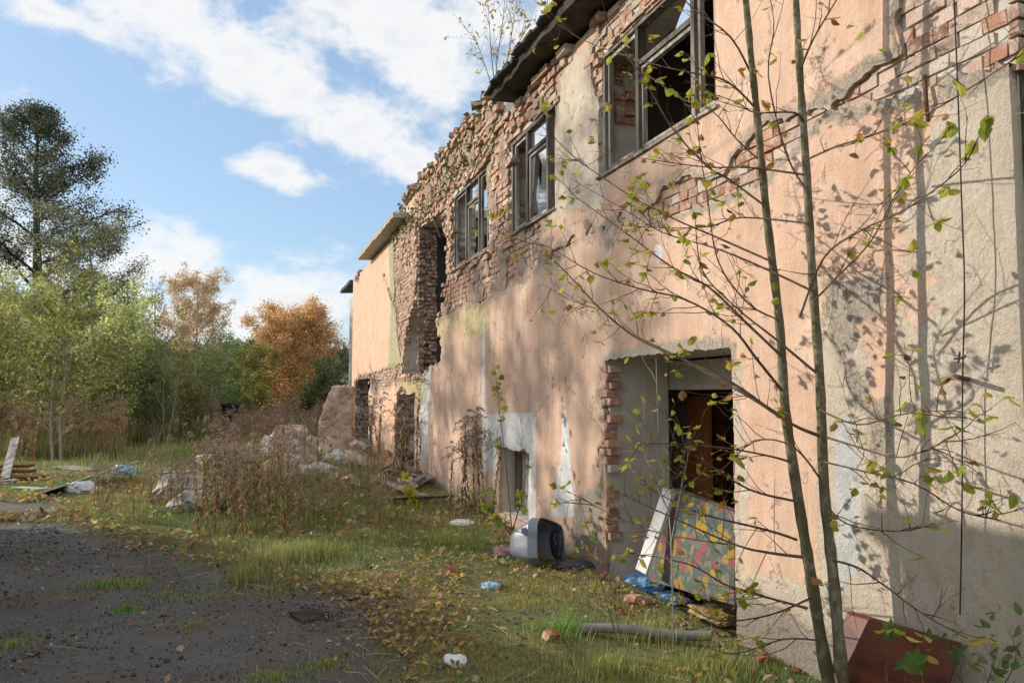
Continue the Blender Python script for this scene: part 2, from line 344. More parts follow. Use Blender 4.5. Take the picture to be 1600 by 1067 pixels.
# azimuth / elevation coordinates of the sky (world space)
sx = N(nt, 'ShaderNodeSeparateXYZ'); nt.links.new(dirv, sx.inputs[0])
azn = mth(nt, 'ARCTAN2', sx.outputs[0], sx.outputs[1])
hyp = mth(nt, 'SQRT', mth(nt, 'ADD', mth(nt, 'MULTIPLY', sx.outputs[0], sx.outputs[0]), mth(nt, 'MULTIPLY', sx.outputs[1], sx.outputs[1])))
eln = mth(nt, 'ARCTAN2', sx.outputs[2], hyp)
cb = N(nt, 'ShaderNodeCombineXYZ'); nt.links.new(azn, cb.inputs[0]); nt.links.new(eln, cb.inputs[1])
nz = noise(nt, 9, 10, .6, None); mp = N(nt, 'ShaderNodeMapping'); mp.inputs['Scale'].default_value = (1, 1.6, 1); mp.inputs['Rotation'].default_value = (0, 0, radians(12)); nt.links.new(cb.outputs[0], mp.inputs[0]); nt.links.new(mp.outputs[0], nz.inputs['Vector']); nz.inputs['Distortion'].default_value = .25
nfine = noise(nt, 24, 6, .6); nt.links.new(mp.outputs[0], nfine.inputs['Vector'])
def azel(px, py):
    r = ray(px, py); return atan2(r[0], r[1]), atan2(r[2], sqrt(r[0]**2+r[1]**2))
clouds = [  # px, py, half-width, half-height (px), angle
    (330, 80, 330, 75, -20), (520, 160, 280, 80, -24), (640, 60, 270, 100, -15), (430, 270, 70, 30, -8), (620, 235, 170, 60, -22), (60, 15, 120, 22, -8), (860, 40, 300, 130, 0),
    (265, 420, 130, 62, -20), (180, 480, 160, 100, 0), (470, 470, 190, 72, 4), (340, 500, 220, 70, 0), (-200, 300, 200, 180, 0), (-500, 100, 300, 120, 0), (1300, 0, 500, 300, 0)]
tot = None
for (px, py, hw, hh, an) in clouds:
    a, e = azel(px, py)
    mpn = N(nt, 'ShaderNodeMapping'); mpn.vector_type = 'TEXTURE'; mpn.inputs['Location'].default_value = (a, e, 0); mpn.inputs['Rotation'].default_value = (0, 0, radians(an)); mpn.inputs['Scale'].default_value = (hw/FPX*.93, hh/FPX*.93, 1)
    nt.links.new(cb.outputs[0], mpn.inputs[0]); ln = N(nt, 'ShaderNodeVectorMath', operation='LENGTH'); nt.links.new(mpn.outputs[0], ln.inputs[0])
    v = mth(nt, 'SUBTRACT', 1.15, ln.outputs['Value'])
    tot = v if tot is None else mth(nt, 'SMOOTH_MAX', tot, v, .25)
dens = mth(nt, 'ADD', mth(nt, 'MAXIMUM', tot, -.6), mth(nt, 'MULTIPLY_ADD', nz.outputs[0], 3.6, -1.75))
dens = mth(nt, 'ADD', dens, mth(nt, 'MULTIPLY_ADD', nfine.outputs[0], .9, -.45))
al = N(nt, 'ShaderNodeMapRange', interpolation_type='SMOOTHSTEP'); nt.links.new(dens, al.inputs[0]); al.inputs[1].default_value = -.05; al.inputs[2].default_value = .95
sh = N(nt, 'ShaderNodeMapRange', interpolation_type='SMOOTHSTEP'); nt.links.new(mth(nt, 'ADD', dens, mth(nt, 'MULTIPLY', nfine.outputs[0], .5)), sh.inputs[0]); sh.inputs[1].default_value = .9; sh.inputs[2].default_value = 2.3
cc = mix(nt, sh.outputs[0], (9.7, 9.7, 9.7), (8.0, 8.2, 8.6))
skc = mix(nt, 1.0, sky.outputs[0], (1.5, 1.5, 1.55), 'MULTIPLY')
skc = mix(nt, .45, skc, (4.5, 6.9, 9.8))
fin = mix(nt, mth(nt, 'MULTIPLY', al.outputs[0], .95), skc, cc)
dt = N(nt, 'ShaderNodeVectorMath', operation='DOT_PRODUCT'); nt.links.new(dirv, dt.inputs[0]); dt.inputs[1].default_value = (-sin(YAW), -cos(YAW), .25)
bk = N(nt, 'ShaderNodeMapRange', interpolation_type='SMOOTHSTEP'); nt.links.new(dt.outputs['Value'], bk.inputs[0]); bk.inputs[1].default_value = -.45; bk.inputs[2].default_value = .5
fin = mix(nt, bk.outputs[0], fin, (10.5, 10.8, 11.6))  # brightened sky behind the camera, added as fill light
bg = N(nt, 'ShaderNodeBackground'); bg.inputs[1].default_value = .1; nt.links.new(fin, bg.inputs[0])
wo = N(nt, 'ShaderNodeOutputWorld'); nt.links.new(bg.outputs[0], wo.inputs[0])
cd = bpy.data.cameras.new('camera'); cd.sensor_width = 23.5; cd.lens = FPX*23.5/1600; cd.clip_end = 5000; cd.clip_start = .05
co = bpy.data.objects.new('camera', cd); COL.objects.link(co); co.location = C0; co.rotation_euler = (pi/2+PITCH, 0, -YAW); S.camera = co
S.view_settings.view_transform = 'Standard'; S.view_settings.look = 'None'; S.view_settings.exposure = 0

# ------------------------------------------------------------------ facade sheets (marching squares)
def sheet(ys, zs, f, xf, depth, masks, mname, material, parent, name):
    ny, nz_ = len(ys), len(zs); Y, Z = np.meshgrid(ys, zs, indexing='ij')
    idx = np.arange(ny*nz_).reshape(ny, nz_)
    V = np.stack([xf, Y, Z], -1).reshape(-1, 3); fl = f.ravel()
    A = np.stack([m.ravel() for m in masks], 1) if masks else np.zeros((len(V), 0))
    c = np.stack([idx[:-1, :-1], idx[1:, :-1], idx[1:, 1:], idx[:-1, 1:]], -1).reshape(-1, 4)
    pos = fl[c] > 0; k = pos.sum(1)
    full = c[k == 4][:, ::-1]; part = c[(k > 0) & (k < 4)]
    newv = []; newa = []; ekey = {}; faces = []; rims = []
    base = len(V)
    def ev(a, b):
        key = (a, b) if a < b else (b, a)
        if key not in ekey:
            t = fl[key[0]]/(fl[key[0]]-fl[key[1]]); t = min(max(t, .02), .98)
            newv.append(V[key[0]]*(1-t)+V[key[1]]*t); newa.append(A[key[0]]*(1-t)+A[key[1]]*t); ekey[key] = base+len(newv)-1
        return ekey[key]
    for q in part.tolist():
        poly = []; cross = []
        for i in range(4):
            a, b = q[i], q[(i+1) % 4]
            if fl[a] > 0: poly.append(a)
            if (fl[a] > 0) != (fl[b] > 0):
                e = ev(a, b); poly.append(e); cross.append((e, fl[a] > 0))
        faces.append(poly[::-1])
        if len(cross) == 2:
            o = [e for e, out in cross if out][0]; i_ = [e for e, out in cross if not out][0]; rims.append((o, i_))
        elif len(cross) == 4:
            o = [e for e, out in cross if out]; i_ = [e for e, out in cross if not out]
            rims += [(o[0], i_[0] if i_[0] != o[0] else i_[1]), (o[1], i_[1])]
    # border rims along the outer frame of the grid
    V = np.concatenate([V, np.array(newv).reshape(-1, 3)]); A = np.concatenate([A, np.array(newa).reshape(len(newa), A.shape[1])])
    rv = []; rf = []; ra = []
    nb = len(V)
    def addrim(a, b):
        i = nb+len(rv)
        for q in (a, b):
            rv.append(V[q]); ra.append(A[q])
        for q in (b, a):
            rv.append(V[q]+np.array([depth, 0, 0])); ra.append(A[q])
        rf.append((i, i+1, i+2, i+3))
    for o, i_ in rims: addrim(o, i_)
    for line, flip in ((idx[0, :], 0), (idx[-1, :], 1), (idx[:, -1], 0), (idx[:, 0], 1)):
        for a, b in zip(line[:-1], line[1:]):
            if fl[a] > 0 and fl[b] > 0: addrim(*((a, b) if not flip else (b, a)))
    V = np.concatenate([V, np.array(rv).reshape(-1, 3)]); A = np.concatenate([A, np.array(ra).reshape(len(ra), A.shape[1])])
    used = np.zeros(len(V), bool); used[full.ravel()] = 1
    for p in faces: used[p] = 1
    used[nb:] = 1
    remap = np.cumsum(used)-1
    mb = MB(); mb.V = [V[used]]; mb.n = used.sum(); mb.C = [np.ones((mb.n, 3))]
    mb.F = [remap[full], [remap[np.array(p)] for p in faces]]
    if rf: mb.F.append(remap[np.array(rf)])
    ob = mb.build(name, material, parent, smooth=True)
    for j, nm_ in enumerate(mname):
        at = ob.data.attributes.new(nm_, 'FLOAT', 'POINT'); at.data.foreach_set('value', A[used][:, j].astype(np.float32))
    # flat rims
    n0 = len(full)+len(faces); sm = np.ones(len(ob.data.polygons), bool); sm[n0:] = False; ob.data.polygons.foreach_set('use_smooth', sm)
    return ob

BL = empty('abandoned_building', (0, 13, 0), 'long derelict two storey brick building with peeling peach plaster and smashed windows', 'building')
BL['kind'] = 'thing'
def kid(mb, name, m, parent=BL, smooth=False, label=None):
    o = mb.build(name, m, None, smooth); o.parent = parent
    # keep world transform: parent empties are moved but not rotated
    p = parent; off = np.zeros(3)
    while p is not None: off += np.array(p.location); p = p.parent
    o.location = -off
    if label: o['label'] = label
    return o
def re_parent(o, parent):
    o.parent = parent; p = parent; off = np.zeros(3)
    while p is not None: off += np.array(p.location); p = p.parent
    o.location = Vector(np.array(o.location)-off); return o

S0, S1 = 2.46, 24.8
ys = [S0]
while ys[-1] < S1:
    y = ys[-1]; ys.append(y+(.015 if y < 5 else .02 if y < 8 else .03 if y < 12 else .045))
ys = np.array(ys); zs = np.arange(-.15, 5.8, .022)
Y, Z = np.meshgrid(ys, zs, indexing='ij')
def rect(y0, y1, z0, z1): return np.minimum(np.minimum(Y-y0, y1-Y), np.minimum(Z-z0, z1-Z))
def wp(pts): return [W(*p) for p in pts]
nA = fbm(Y*1.7, Z*1.7, 5); nB = fbm(Y*5+40, Z*5, 4); nC = fbm(Y*18, Z*18+9, 3)
brkY = np.floor(Y/.13); brkZ = np.floor(Z/.077); stepn = _T[(brkY.astype(int)*7+brkZ.astype(int)) & 255, (brkZ.astype(int)*13) & 255]-.5
WIN = [(4.70, 6.65, 3.66, 4.85), (7.78, 9.36, 3.62, 4.84), (10.35, 12.3, 3.60, 4.84)]
op = np.full(Y.shape, -9.0)
for i, r in enumerate(WIN):
    rag = .03*nB+(.10 if i > 0 else .02)*stepn*(Z > 3.8)
    op = np.maximum(op, rect(*r)+rag*(Y > r[1]-.4)*1.0+.015*nC)
op = np.maximum(op, rect(4.57, 6.55, -.5, 1.93)+.02*nC+.05*nB*(Y > 6.3))
op = np.maximum(op, rect(8.62, 9.72, .12, .93)+.02*nC+.05*nB*(Z > .85))
op = np.maximum(op, rect(15.15, 17.1, -.5, 1.62)+.06*nB)
void0 = sdp(wp([(652, 356), (694, 334), (700, 400), (694, 470), (684, 500), (692, 545), (690, 565), (655, 588), (630, 584), (636, 520), (650, 470), (653, 400)]), Y, Z)
void = void0+.09*nB+.12*stepn
opc = np.maximum(op, void0+.02*nB)
op = np.maximum(op, void)
gap = rect(21.2, 24.2, -.3, 2.05)+.25*nB
opc = np.maximum(opc, rect(21.2, 24.2, -.3, 2.05))
op = np.maximum(op, gap)
topz = np.where(Y < 9.6, 5.22, np.where(Y < 16.2, 5.62+.10*fbm(Y*3, Y*0, 3)-.0, 5.22))
op_s = opc
core = np.minimum(-np.where((Y > 4.3) & (Y < 6.9) & (Z < 2.3), rect(4.565, 6.56, -.5, 1.94), op_s), topz+.08*stepn*(Y > 9.6)-Z)
# brick-exposed regions
br = sdp(wp([(640, 352), (690, 240), (735, 172), (770, 140), (806, 96), (850, 66), (897, 78), (886, 100), (878, 130), (866, 200), (860, 300), (868, 345), (850, 377), (905, 350), (995, 305), (1094, 256), (1217, 183), (1315, 136), (1412, 82), (1407, -40), (1440, -80), (1600, -120), (1600, 100), (1545, 112), (1512, 120), (1470, 140), (1430, 158), (1362, 172), (1290, 205), (1250, 232), (1193, 290), (1155, 318), (1082, 342), (1036, 360), (975, 383), (925, 380), (905, 405), (850, 425), (800, 447), (765, 462), (745, 474), (700, 492), (672, 510), (655, 560), (640, 540), (600, 430), (616, 470)]), Y, Z)
br = np.maximum(br, sdp(wp([(616, 368), (642, 352), (655, 380), (655, 470), (640, 500), (628, 560), (622, 520), (618, 440)]), Y, Z))
br = np.maximum(br, sdp(wp([(955, 60), (930, 75), (925, 110), (932, 140), (945, 152), (960, 140)]), Y, Z))
br = np.maximum(br, sdp(wp([(930, 20), (975, -60), (1100, -110), (1100, -50), (1000, 20), (950, 70)]), Y, Z))
for p in ([(943, 570), (955, 570), (958, 640), (944, 640), (938, 610)], [(936, 700), (952, 690), (955, 770), (938, 755), (930, 730)], [(930, 820), (952, 825), (952, 850), (932, 850)],
          [(560, 590), (600, 578), (655, 560), (655, 588), (600, 606), (570, 610)], [(560, 400), (566, 398), (562, 440), (558, 440)]):
    br = np.maximum(br, sdp(wp(p), Y, Z))
edge = .07*nB+.03*nC+.06*nA
bz_ = np.clip((9.6-Y)/.6, 0, 1)*np.clip((4.1-Z)/.3, 0, 1)*np.clip((Y-2.8)/.8, 0, 1); edge = edge-bz_*(.05+.30*np.clip(fbm(Y*2.3+60, Z*3.4+5, 4)+.12, 0, 1))
seam = np.abs(Y-(10.55+.02*nB))-.006      # expansion crack in the plaster
pl = np.minimum(-(br+edge), -(op+.0)-.008)
pl = np.minimum(pl, topz-.03-Z)
strip2 = sdp(wp([(1094, 256), (1217, 183), (1412, 82), (1412, 74), (1217, 176), (1094, 250)]), Y, Z)
# relief of the plaster face
xf = -.03+.006*nA+.004*nB-.0015*nC
blk = sdp(wp([(1420, -60), (1407, 60), (1412, 82), (1217, 183), (1094, 256), (905, 350), (850, 377), (868, 330), (1127, 165), (1127, -100)]), Y, Z)
xf = xf-.012*np.clip(blk/.02, 0, 1)
names = ['m_cream', 'm_white', 'm_grey', 'm_moss', 'm_damp', 'm_yellow']
mc = sdp(wp([(1620, 90), (1520, 110), (1478, 170), (1458, 250), (1428, 315), (1420, 420), (1440, 440), (1412, 500), (1405, 560), (1392, 640), (1375, 700), (1388, 760), (1395, 860), (1390, 980), (1330, 1160), (1650, 1300), (1650, 500)]), Y, Z)
mc = -np.maximum(-mc, sdp(wp([(1432, 415), (1462, 430), (1466, 480), (1450, 515), (1420, 505), (1425, 450)]), Y, Z))
mc = -np.maximum(-mc, sdp(wp([(1460, 690), (1470, 700), (1478, 780), (1462, 770)]), Y, Z))
pier = sdp(wp([(862, 345), (868, 230), (878, 130), (888, 100), (925, 82), (945, 60), (945, 320), (900, 320)]), Y, Z)
mc = np.maximum(mc, pier+.04)
mc = np.maximum(mc, sdp(wp([(1150, 560), (1168, 570), (1165, 640), (1180, 760), (1170, 880), (1200, 1000), (1150, 1010)]), Y, Z)-.03)
mc = np.maximum(mc, (.55+.2*nA-Z)-.9*np.clip((Y-4.4)/2, 0, 1))
mc = np.maximum(mc, sdp(wp([(606, 372), (616, 368), (624, 480), (625, 575), (610, 580), (612, 480)]), Y, Z)+.1)
mw = sdp(wp([(758, 648), (841, 644), (841, 808), (820, 815), (815, 700), (780, 700), (780, 735), (758, 735)]), Y, Z)
mw = np.maximum(mw, sdp(wp([(884, 640), (889, 640), (896, 720), (906, 808), (864, 805), (880, 720)]), Y, Z))
mw = np.maximum(mw, sdp(wp([(757, 500), (760, 500), (760, 735), (757, 735)]), Y, Z)+.015)
mw = np.maximum(mw, sdp(wp([(1030, 390), (1036, 388), (1037, 402), (1031, 402)]), Y, Z)+.03)
mw = np.maximum(mw, sdp(wp([(1300, 640), (1340, 640), (1362, 720), (1360, 900), (1300, 960), (1305, 800)]), Y, Z)-.045)
mc = np.maximum(mc, sdp(wp([(1285, 470), (1330, 440), (1375, 600), (1400, 700), (1400, 990), (1285, 1010), (1280, 700)]), Y, Z)-.02)
mw = np.maximum(mw, sdp(wp([(575, 640), (582, 640), (585, 735), (575, 735)]), Y, Z)+.05)
mw = np.maximum(mw, sdp(wp([(668, 500), (676, 495), (672, 700), (655, 735), (660, 620)]), Y, Z)+.05)
mg = sdp(wp([(1290, 440), (1340, 425), (1400, 420), (1395, 480), (1350, 520), (1330, 560), (1380, 620), (1390, 640), (1345, 640), (1310, 560)]), Y, Z)-.02
mg = np.maximum(mg, sdp(wp([(1370, 620), (1400, 600), (1400, 700), (1375, 740), (1360, 690)]), Y, Z)-.02)
mg = np.maximum(mg, sdp(wp([(905, 780), (945, 760), (948, 870), (895, 850)]), Y, Z)+.02)
mg = np.maximum(mg, .03-np.abs(br+edge+.03))
mg = np.maximum(mg, sdp(wp([(950, 563), (1020, 545), (1120, 540), (1150, 548), (1150, 560), (1040, 560)]), Y, Z)+.05)
mg = np.maximum(mg, (.28+.15*nA-Z)-.4*np.clip((Y-5)/3, 0, 1))
mm = sdp(wp([(680, 505), (760, 455), (765, 520), (735, 540), (720, 500), (690, 540)]), Y, Z)
mm = np.maximum(mm, sdp(wp([(608, 368), (620, 365), (630, 480), (628, 580), (608, 580), (612, 480)]), Y, Z))
mm = np.maximum(mm, sdp(wp([(620, 600), (670, 570), (668, 640), (640, 620)]), Y, Z))
mm = np.maximum(mm, -.25-(Y-S0))
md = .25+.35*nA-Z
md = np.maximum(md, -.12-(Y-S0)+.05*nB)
my = Y-14.2+0*Z
plo = sheet(ys, zs, pl, xf, .045, [mc, mw, mg, mm, md, my], names, M['plaster'], None, 'plaster_layer'); re_parent(plo, BL)
ys2 = ys[::2]; zs2 = zs[::2]
coreo = sheet(ys2, zs2, core[::2, ::2], np.full(core[::2, ::2].shape, .012)+.012*nB[::2, ::2]+.022*np.clip(nA[::2, ::2], 0, 1), .365, [], [], M['render'], None, 'wall_core'); re_parent(coreo, BL)

# mortar and plaster residue smeared over the exposed bricks
nr = fbm(Y*2.6+11, Z*3.3+3, 5); nr2 = fbm(Y*11+3, Z*11+8, 4)
zone = (Y > 6.6) & (Y < 18)
res = np.where(zone, np.minimum(np.minimum(br+.02, -op-.02), .45*(nr+.55*nr2-.14)), -1.0); res = np.minimum(res, topz-.1-Z)
reso = sheet(ys[::2], zs[::1], res[::2], (-.020-.018*np.clip(nr, 0, 1)-.02*nr2+.01*nC-np.clip(Z-4.9, 0, 1)*.12)[::2], .05, [], [], M['mortar'], None, 'mortar_residue'); re_parent(reso, BL)
# bricks in the exposed zones
mb = MB()
def grid_at(F_, y, z):
    i = np.clip(np.searchsorted(ys, y), 0, len(ys)-1); j = np.clip(((z-zs[0])/.022).astype(int), 0, len(zs)-1); return F_[i, j]
bc, bh = .247, .0755
rows = np.arange(0, 5.8, bh)
BRK = []
for r, z in enumerate(rows):
    L = bc if r % 2 == 0 else bc/2+.002
    yy = np.arange(S0+.02+(0 if r % 2 else .06), S1-.2, L)+L/2
    zc = np.full(len(yy), z+bh/2)
    bz = grid_at(br, yy, zc)+grid_at(edge, yy, zc); cr_ = grid_at(core, yy, zc)
    for y, b_, c_ in zip(yy, bz, cr_):
        if b_ < -.10 or c_ < .01: continue
        ruin = .8 if (y > 9.3 or (z > 4.75 and y > 6.6)) else .0
        if ruin: ruin = .12+.85*min(1., max(0., (z-4.05)/.7)+(.6 if (12.4 < y < 15.8) else 0))
        if rng.random() < .12*ruin and b_ > .05: continue
        if not ruin and rng.random() < .015 and 3.2 < y < 6: continue
        top = max(0, z-4.9)*.14 if y > 9.4 else max(0, z-4.95)*.35*(y > 7)
        xo = (rng.normal(0, .010)+(-.03 if rng.random() < .10 else 0)+.045*max(0., float(grid_at(nA, y, np.array([z]))[0])))*ruin+rng.normal(0, .003)-top*rng.uniform(.7, 1.2)
        if c_ < .12 and ruin: xo += -rng.random()*.05
        t = rng.random(); g = rng.uniform(.75, 1.15)
        if y < 5 and z > 2.9: colr = np.array([.58, .42, .34])*g if t < .45 else np.array([.48, .25, .17])*g if t < .75 else np.array([.64, .54, .45])*g
        else: colr = (np.array([.46, .25, .17]) if t < .55 else np.array([.55, .35, .25]) if t < .82 else np.array([.60, .50, .40]))*g
        if y > 9: colr = colr*(.78+.3*rng.random())*np.array([1, .95, .9])
        d = .12
        mb.box((xo+d/2-.018+.012*(ruin < .2), y+rng.normal(0, .004), z+bh/2+rng.normal(0, .003)*(1+ruin)), (d, L-.012, bh-.011), rot(rng.normal(0, .008*(1+2*ruin)), rng.normal(0, .012*ruin), rng.normal(0, .018*ruin)), colr*np.array([1, 1, 1])*rng.uniform(.85, 1.1), jit=.003*(1+ruin))
# brick stubs along broken window jambs and the tall breach
for (yj, z0, z1, sgn) in ((9.40, 3.65, 5.0, 1), (10.32, 3.6, 4.9, -1), (12.34, 3.6, 4.9, 1), (6.66, 4.2, 4.9, 1), (6.58, .3, 1.9, 1), (7.74, 4.5, 5.0, -1), (15.0, 2.0, 5.1, 1), (17.12, 0, 1.6, 1), (24.2, 0, 2.0, 1)):
    for k in range(int((z1-z0)/bh)):
        for xx in (.06, .19, .30):
            if yj == 6.58 and xx > .1: continue
            if rng.random() < .75: mb.box((xx-.03*(yj == 6.58), yj+sgn*.035+rng.normal(0, .02), z0+(k+.5)*bh), (.115, .11+.05*(k % 2), bh-.012), rot(0, 0, rng.normal(0, .06)), np.array([.42, .21, .14])*rng.uniform(.7, 1.25)*(.45 if yj > 14 else 1), jit=.005)  # far stubs darkened, the jambs' shade put into their colour
# corner of the building: quoin faces round the end wall
for k in range(int(5.2/bh)):
    z = k*bh
    if z > 2.95:
        L = .24 if k % 2 else .12
        mb.box((L/2-.012, S0-.012, z+bh/2), (L, .05, bh-.012), None, np.array([.36, .22, .16])*rng.uniform(.7, 1.2), jit=.004)
kid(mb, 'brickwork', M['brick'])
# ragged brick parapet top, mid section
mb = MB()
for k in range(210):
    y = rng.uniform(9.7, 16.3); x = rng.uniform(-.08, .32)
    mb.box((x, y, 5.64+rng.uniform(-.03, .10)), (.24, .115, .068), rot(rng.normal(0, .15), rng.normal(0, .15), rng.uniform(0, pi)), np.array([.40, .25, .18])*rng.uniform(.6, 1.3), jit=.006)
kid(mb, 'parapet_rubble', M['brick'])

# structure behind the facade: rooms, floors, end walls, roof
mb = MB()
mb.box((.23, S0+.08, 2.5), (.33, .10, 5.4)); mb.box((3.0, S0+.2, 2.6), (5.2, .3, 5.3)); mb.box((.215, S0-.012, 2.6), (.38, .028, 5.2), jit=.004); kid(mb, 'end_wall', M['mossy'])
mb = MB()
mb.box((5.6, 13.5, 2.6), (.3, 22.4, 5.5))
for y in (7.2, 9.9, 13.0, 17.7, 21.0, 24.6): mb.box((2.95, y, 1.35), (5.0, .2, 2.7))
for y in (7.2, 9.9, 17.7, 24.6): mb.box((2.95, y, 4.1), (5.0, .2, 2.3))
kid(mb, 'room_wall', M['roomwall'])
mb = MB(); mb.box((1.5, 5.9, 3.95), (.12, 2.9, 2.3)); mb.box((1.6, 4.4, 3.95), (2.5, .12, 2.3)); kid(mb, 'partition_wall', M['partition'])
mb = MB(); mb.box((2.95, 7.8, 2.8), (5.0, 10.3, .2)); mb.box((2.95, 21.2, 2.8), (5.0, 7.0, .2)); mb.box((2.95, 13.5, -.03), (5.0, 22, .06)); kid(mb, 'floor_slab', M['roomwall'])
# deeper recess of the goods doorway
mb = MB(); mb.box((.50, 6.75, 1.25), (.235, .42, 2.5)); mb.box((.50, 4.36, 1.25), (.235, .4, 2.5)); mb.box((.50, 5.56, 2.22), (.237, 1.99, .56)); mb.box((.82, 5.2, 1.79), (.38, 3.1, .26))
kid(mb, 'doorway_recess', M['render'])
def roof_slab(y0, y1, ox=-.36, z=5.25, nm='roof', rag=.0):
    mb = MB(); n = int((y1-y0)/.12); yy = np.linspace(y0, y1, n)
    xo = ox+.02*fbm(yy*4, yy*0, 3)+rag*np.abs(fbm(yy*9, yy*0+3, 3)); zt = .02*fbm(yy*3, yy*0+7, 3)
    sec = [np.stack([xo, yy, z+zt], 1), np.stack([xo-.01, yy, z+.09+zt], 1), np.stack([np.full(n, 6.0), yy, np.full(n, z+.75)], 1), np.stack([np.full(n, 6.0), yy, np.full(n, z+.55)], 1), np.stack([np.full(n, .38), yy, np.full(n, z+.02)], 1)]
    V = np.concatenate(sec); F = []
    for k in range(5):
        a = np.arange(n-1)+k*n; b_ = np.arange(n-1)+((k+1) % 5)*n
        F.append(np.stack([a, b_, b_+1, a+1], 1))
    mb.add(V, np.concatenate(F)); 
    for e in (0, n-1): mb.add([s_[e] for s_ in sec], [np.arange(5)])
    return mb
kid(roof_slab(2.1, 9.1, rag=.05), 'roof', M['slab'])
kid(roof_slab(15.9, 21.3), 'roof', M['concrete'], label='pale concrete eave over the far section')
mb = MB()      # roofing felt lip and debris on the edge
for y in np.arange(2.2, 9.2, .16): mb.box((-.37+rng.normal(0, .012), y, 5.36+rng.normal(0, .006)), (.14, .17, .02+rng.random()*.02), rot(0, rng.normal(0, .1), rng.normal(0, .1)), jit=.008)
kid(mb, 'roofing_felt', M['roof'])
mb = MB(); mb.box((2.5, 11.4, 4.97), (4.6, .16, .2), rot(0, -.06, .1)); mb.box((2.4, 14.9, 4.8), (4.6, .14, .18), rot(0, .1, -.1)); mb.box((.6, 14.1, 4.7), (.1, 2.4, .1), rot(.1, 0, .1)); kid(mb, 'roof_beam', M['oldwood'])
# moss and rags hanging over the broken edge
mb = MB()
n = 700; yy = rng.uniform(9.8, 17.0, n); pos = np.stack([rng.uniform(-.14, .05, n), yy, np.where(rng.random(n) < .5, 5.6, 5.0+.3*rng.random(n))+rng.normal(0, .08, n)], 1)
mb.scatter([[0, 0, 0], [.03, 0, .04], [0, .02, .09], [-.03, 0, .04]], [[0, 1, 2, 3]], pos, rrot(n)*rng.uniform(.5, 1.4, n)[:, None, None], np.array([.13, .15, .04])*rng.uniform(.5, 1.6, (n, 1)))
kid(mb, 'moss', M['leaf']).__setitem__('kind', 'stuff')
# far wing with its own eave
mb = MB(); mb.box((2.9, 27.0, 2.55), (5.0, 4.3, 5.1)); kid(mb, 'far_wing', M['housewall'], label='far end wing of the building')
kid(roof_slab(24.9, 27.6, ox=-.12, z=5.12), 'roof', M['roof'], label='dark roof edge of the far wing')

# windows
def bars(mb, pts, w_, d_, x):      # rectangular bars between (y,z) points at depth x
    for (a, b_) in pts:
        a = np.array(a); b_ = np.array(b_); dv = b_-a; L = np.hypot(*dv); an = atan2(dv[1], dv[0])
        mb.box((x, (a[0]+b_[0])/2, (a[1]+b_[1])/2), (d_, L, w_), rot(an, 0, 0), np.array([1, .97, .92])*rng.uniform(.6, 1.15), jit=.0015)
def window(i, mull, trans, x=.045, sash=True):
    y0, y1, z0, z1 = WIN[i]; y0 += .03; y1 -= .05; z0 += .03; z1 -= .03
    wi = empty('window', (0, 0, 0)); re_parent(wi, BL)
    mb = MB(); t = .042
    bars(mb, [((y0, z0), (y1, z0)), ((y0, z1), (y1, z1))], t, .08, x); bars(mb, [((y0, z0-.02), (y0, z1+.02)), ((y1, z0-.02), (y1, z1+.02))], t, .082, x-.001)
    bars(mb, [((m_, z0+.02), (m_, z1-.02)) for m_ in mull], .052, .079, x+.002)
    bars(mb, [((a+.035, z_), (b_-.035, z_)) for a, b_, z_ in trans], .04, .07, x+.003)
    kid(mb, 'frame', M['framewood'], wi)
    ed = sorted([y0]+list(mull)+[y1])
    if sash:
        for a, b_ in zip(ed[:-1], ed[1:]):
            if b_-a < .3: continue
            mb = MB(); zt = min([z_ for q, r_, z_ in trans if abs(q-a) < .05] or [z1])
            a2, b2, c2, d2 = a+.05, b_-.05, z0+.045, zt-.045
            bars(mb, [((a2, c2), (b2, c2)), ((a2, d2), (b2, d2))], .035, .04, x+.008); bars(mb, [((a2, c2), (a2, d2)), ((b2, c2), (b2, d2))], .035, .042, x+.008)
            kid(mb, 'sash', M['oldwood'], wi)
    mb = MB(); bars(mb, [((y0-.08, z0-.045), (y1+.05, z0-.045))], .018, .17, .02); kid(mb, 'sill', M['oldwood'], wi)
    return wi
w1 = window(0, [5.05, 5.95], [(5.05, 5.95, 4.48)])
w2 = window(1, [8.10, 8.78], [(8.10, 8.78, 4.52)])
w3 = window(2, [10.85, 11.55], [(10.85, 11.55, 4.52)])
def pane(wi, pts, x=.057):
    mb = MB(); p = np.array([[x, a, b_] for a, b_ in pts]); q = p+np.array([.004, 0, 0]); n = len(p)
    mb.add(np.concatenate([p, q]), [np.arange(n)[::-1], np.arange(n)+n]+[np.array([i, (i+1) % n, n+(i+1) % n, n+i]) for i in range(n)])
    kid(mb, 'pane', M['glass'], wi)
pane(w2, [(8.13, 3.68), (8.48, 3.68), (8.58, 3.95), (8.50, 4.2), (8.42, 4.0), (8.38, 4.28), (8.52, 4.47), (8.13, 4.47)])
pane(w2, [(8.60, 4.47), (8.76, 4.47), (8.76, 3.9), (8.66, 4.1)]); pane(w2, [(8.13, 4.55), (8.75, 4.55), (8.75, 4.78), (8.13, 4.78)])
pane(w3, [(10.9, 4.55), (11.5, 4.55), (11.5, 4.78), (10.9, 4.78)]); pane(w3, [(10.9, 3.66), (11.1, 3.66), (11.0, 3.85), (10.9, 4.1)]); pane(w3, [(11.5, 3.66), (11.3, 3.66), (11.5, 3.9)])
pane(w1, [(5.09, 4.52), (5.4, 4.52), (5.3, 4.62), (5.09, 4.78)])
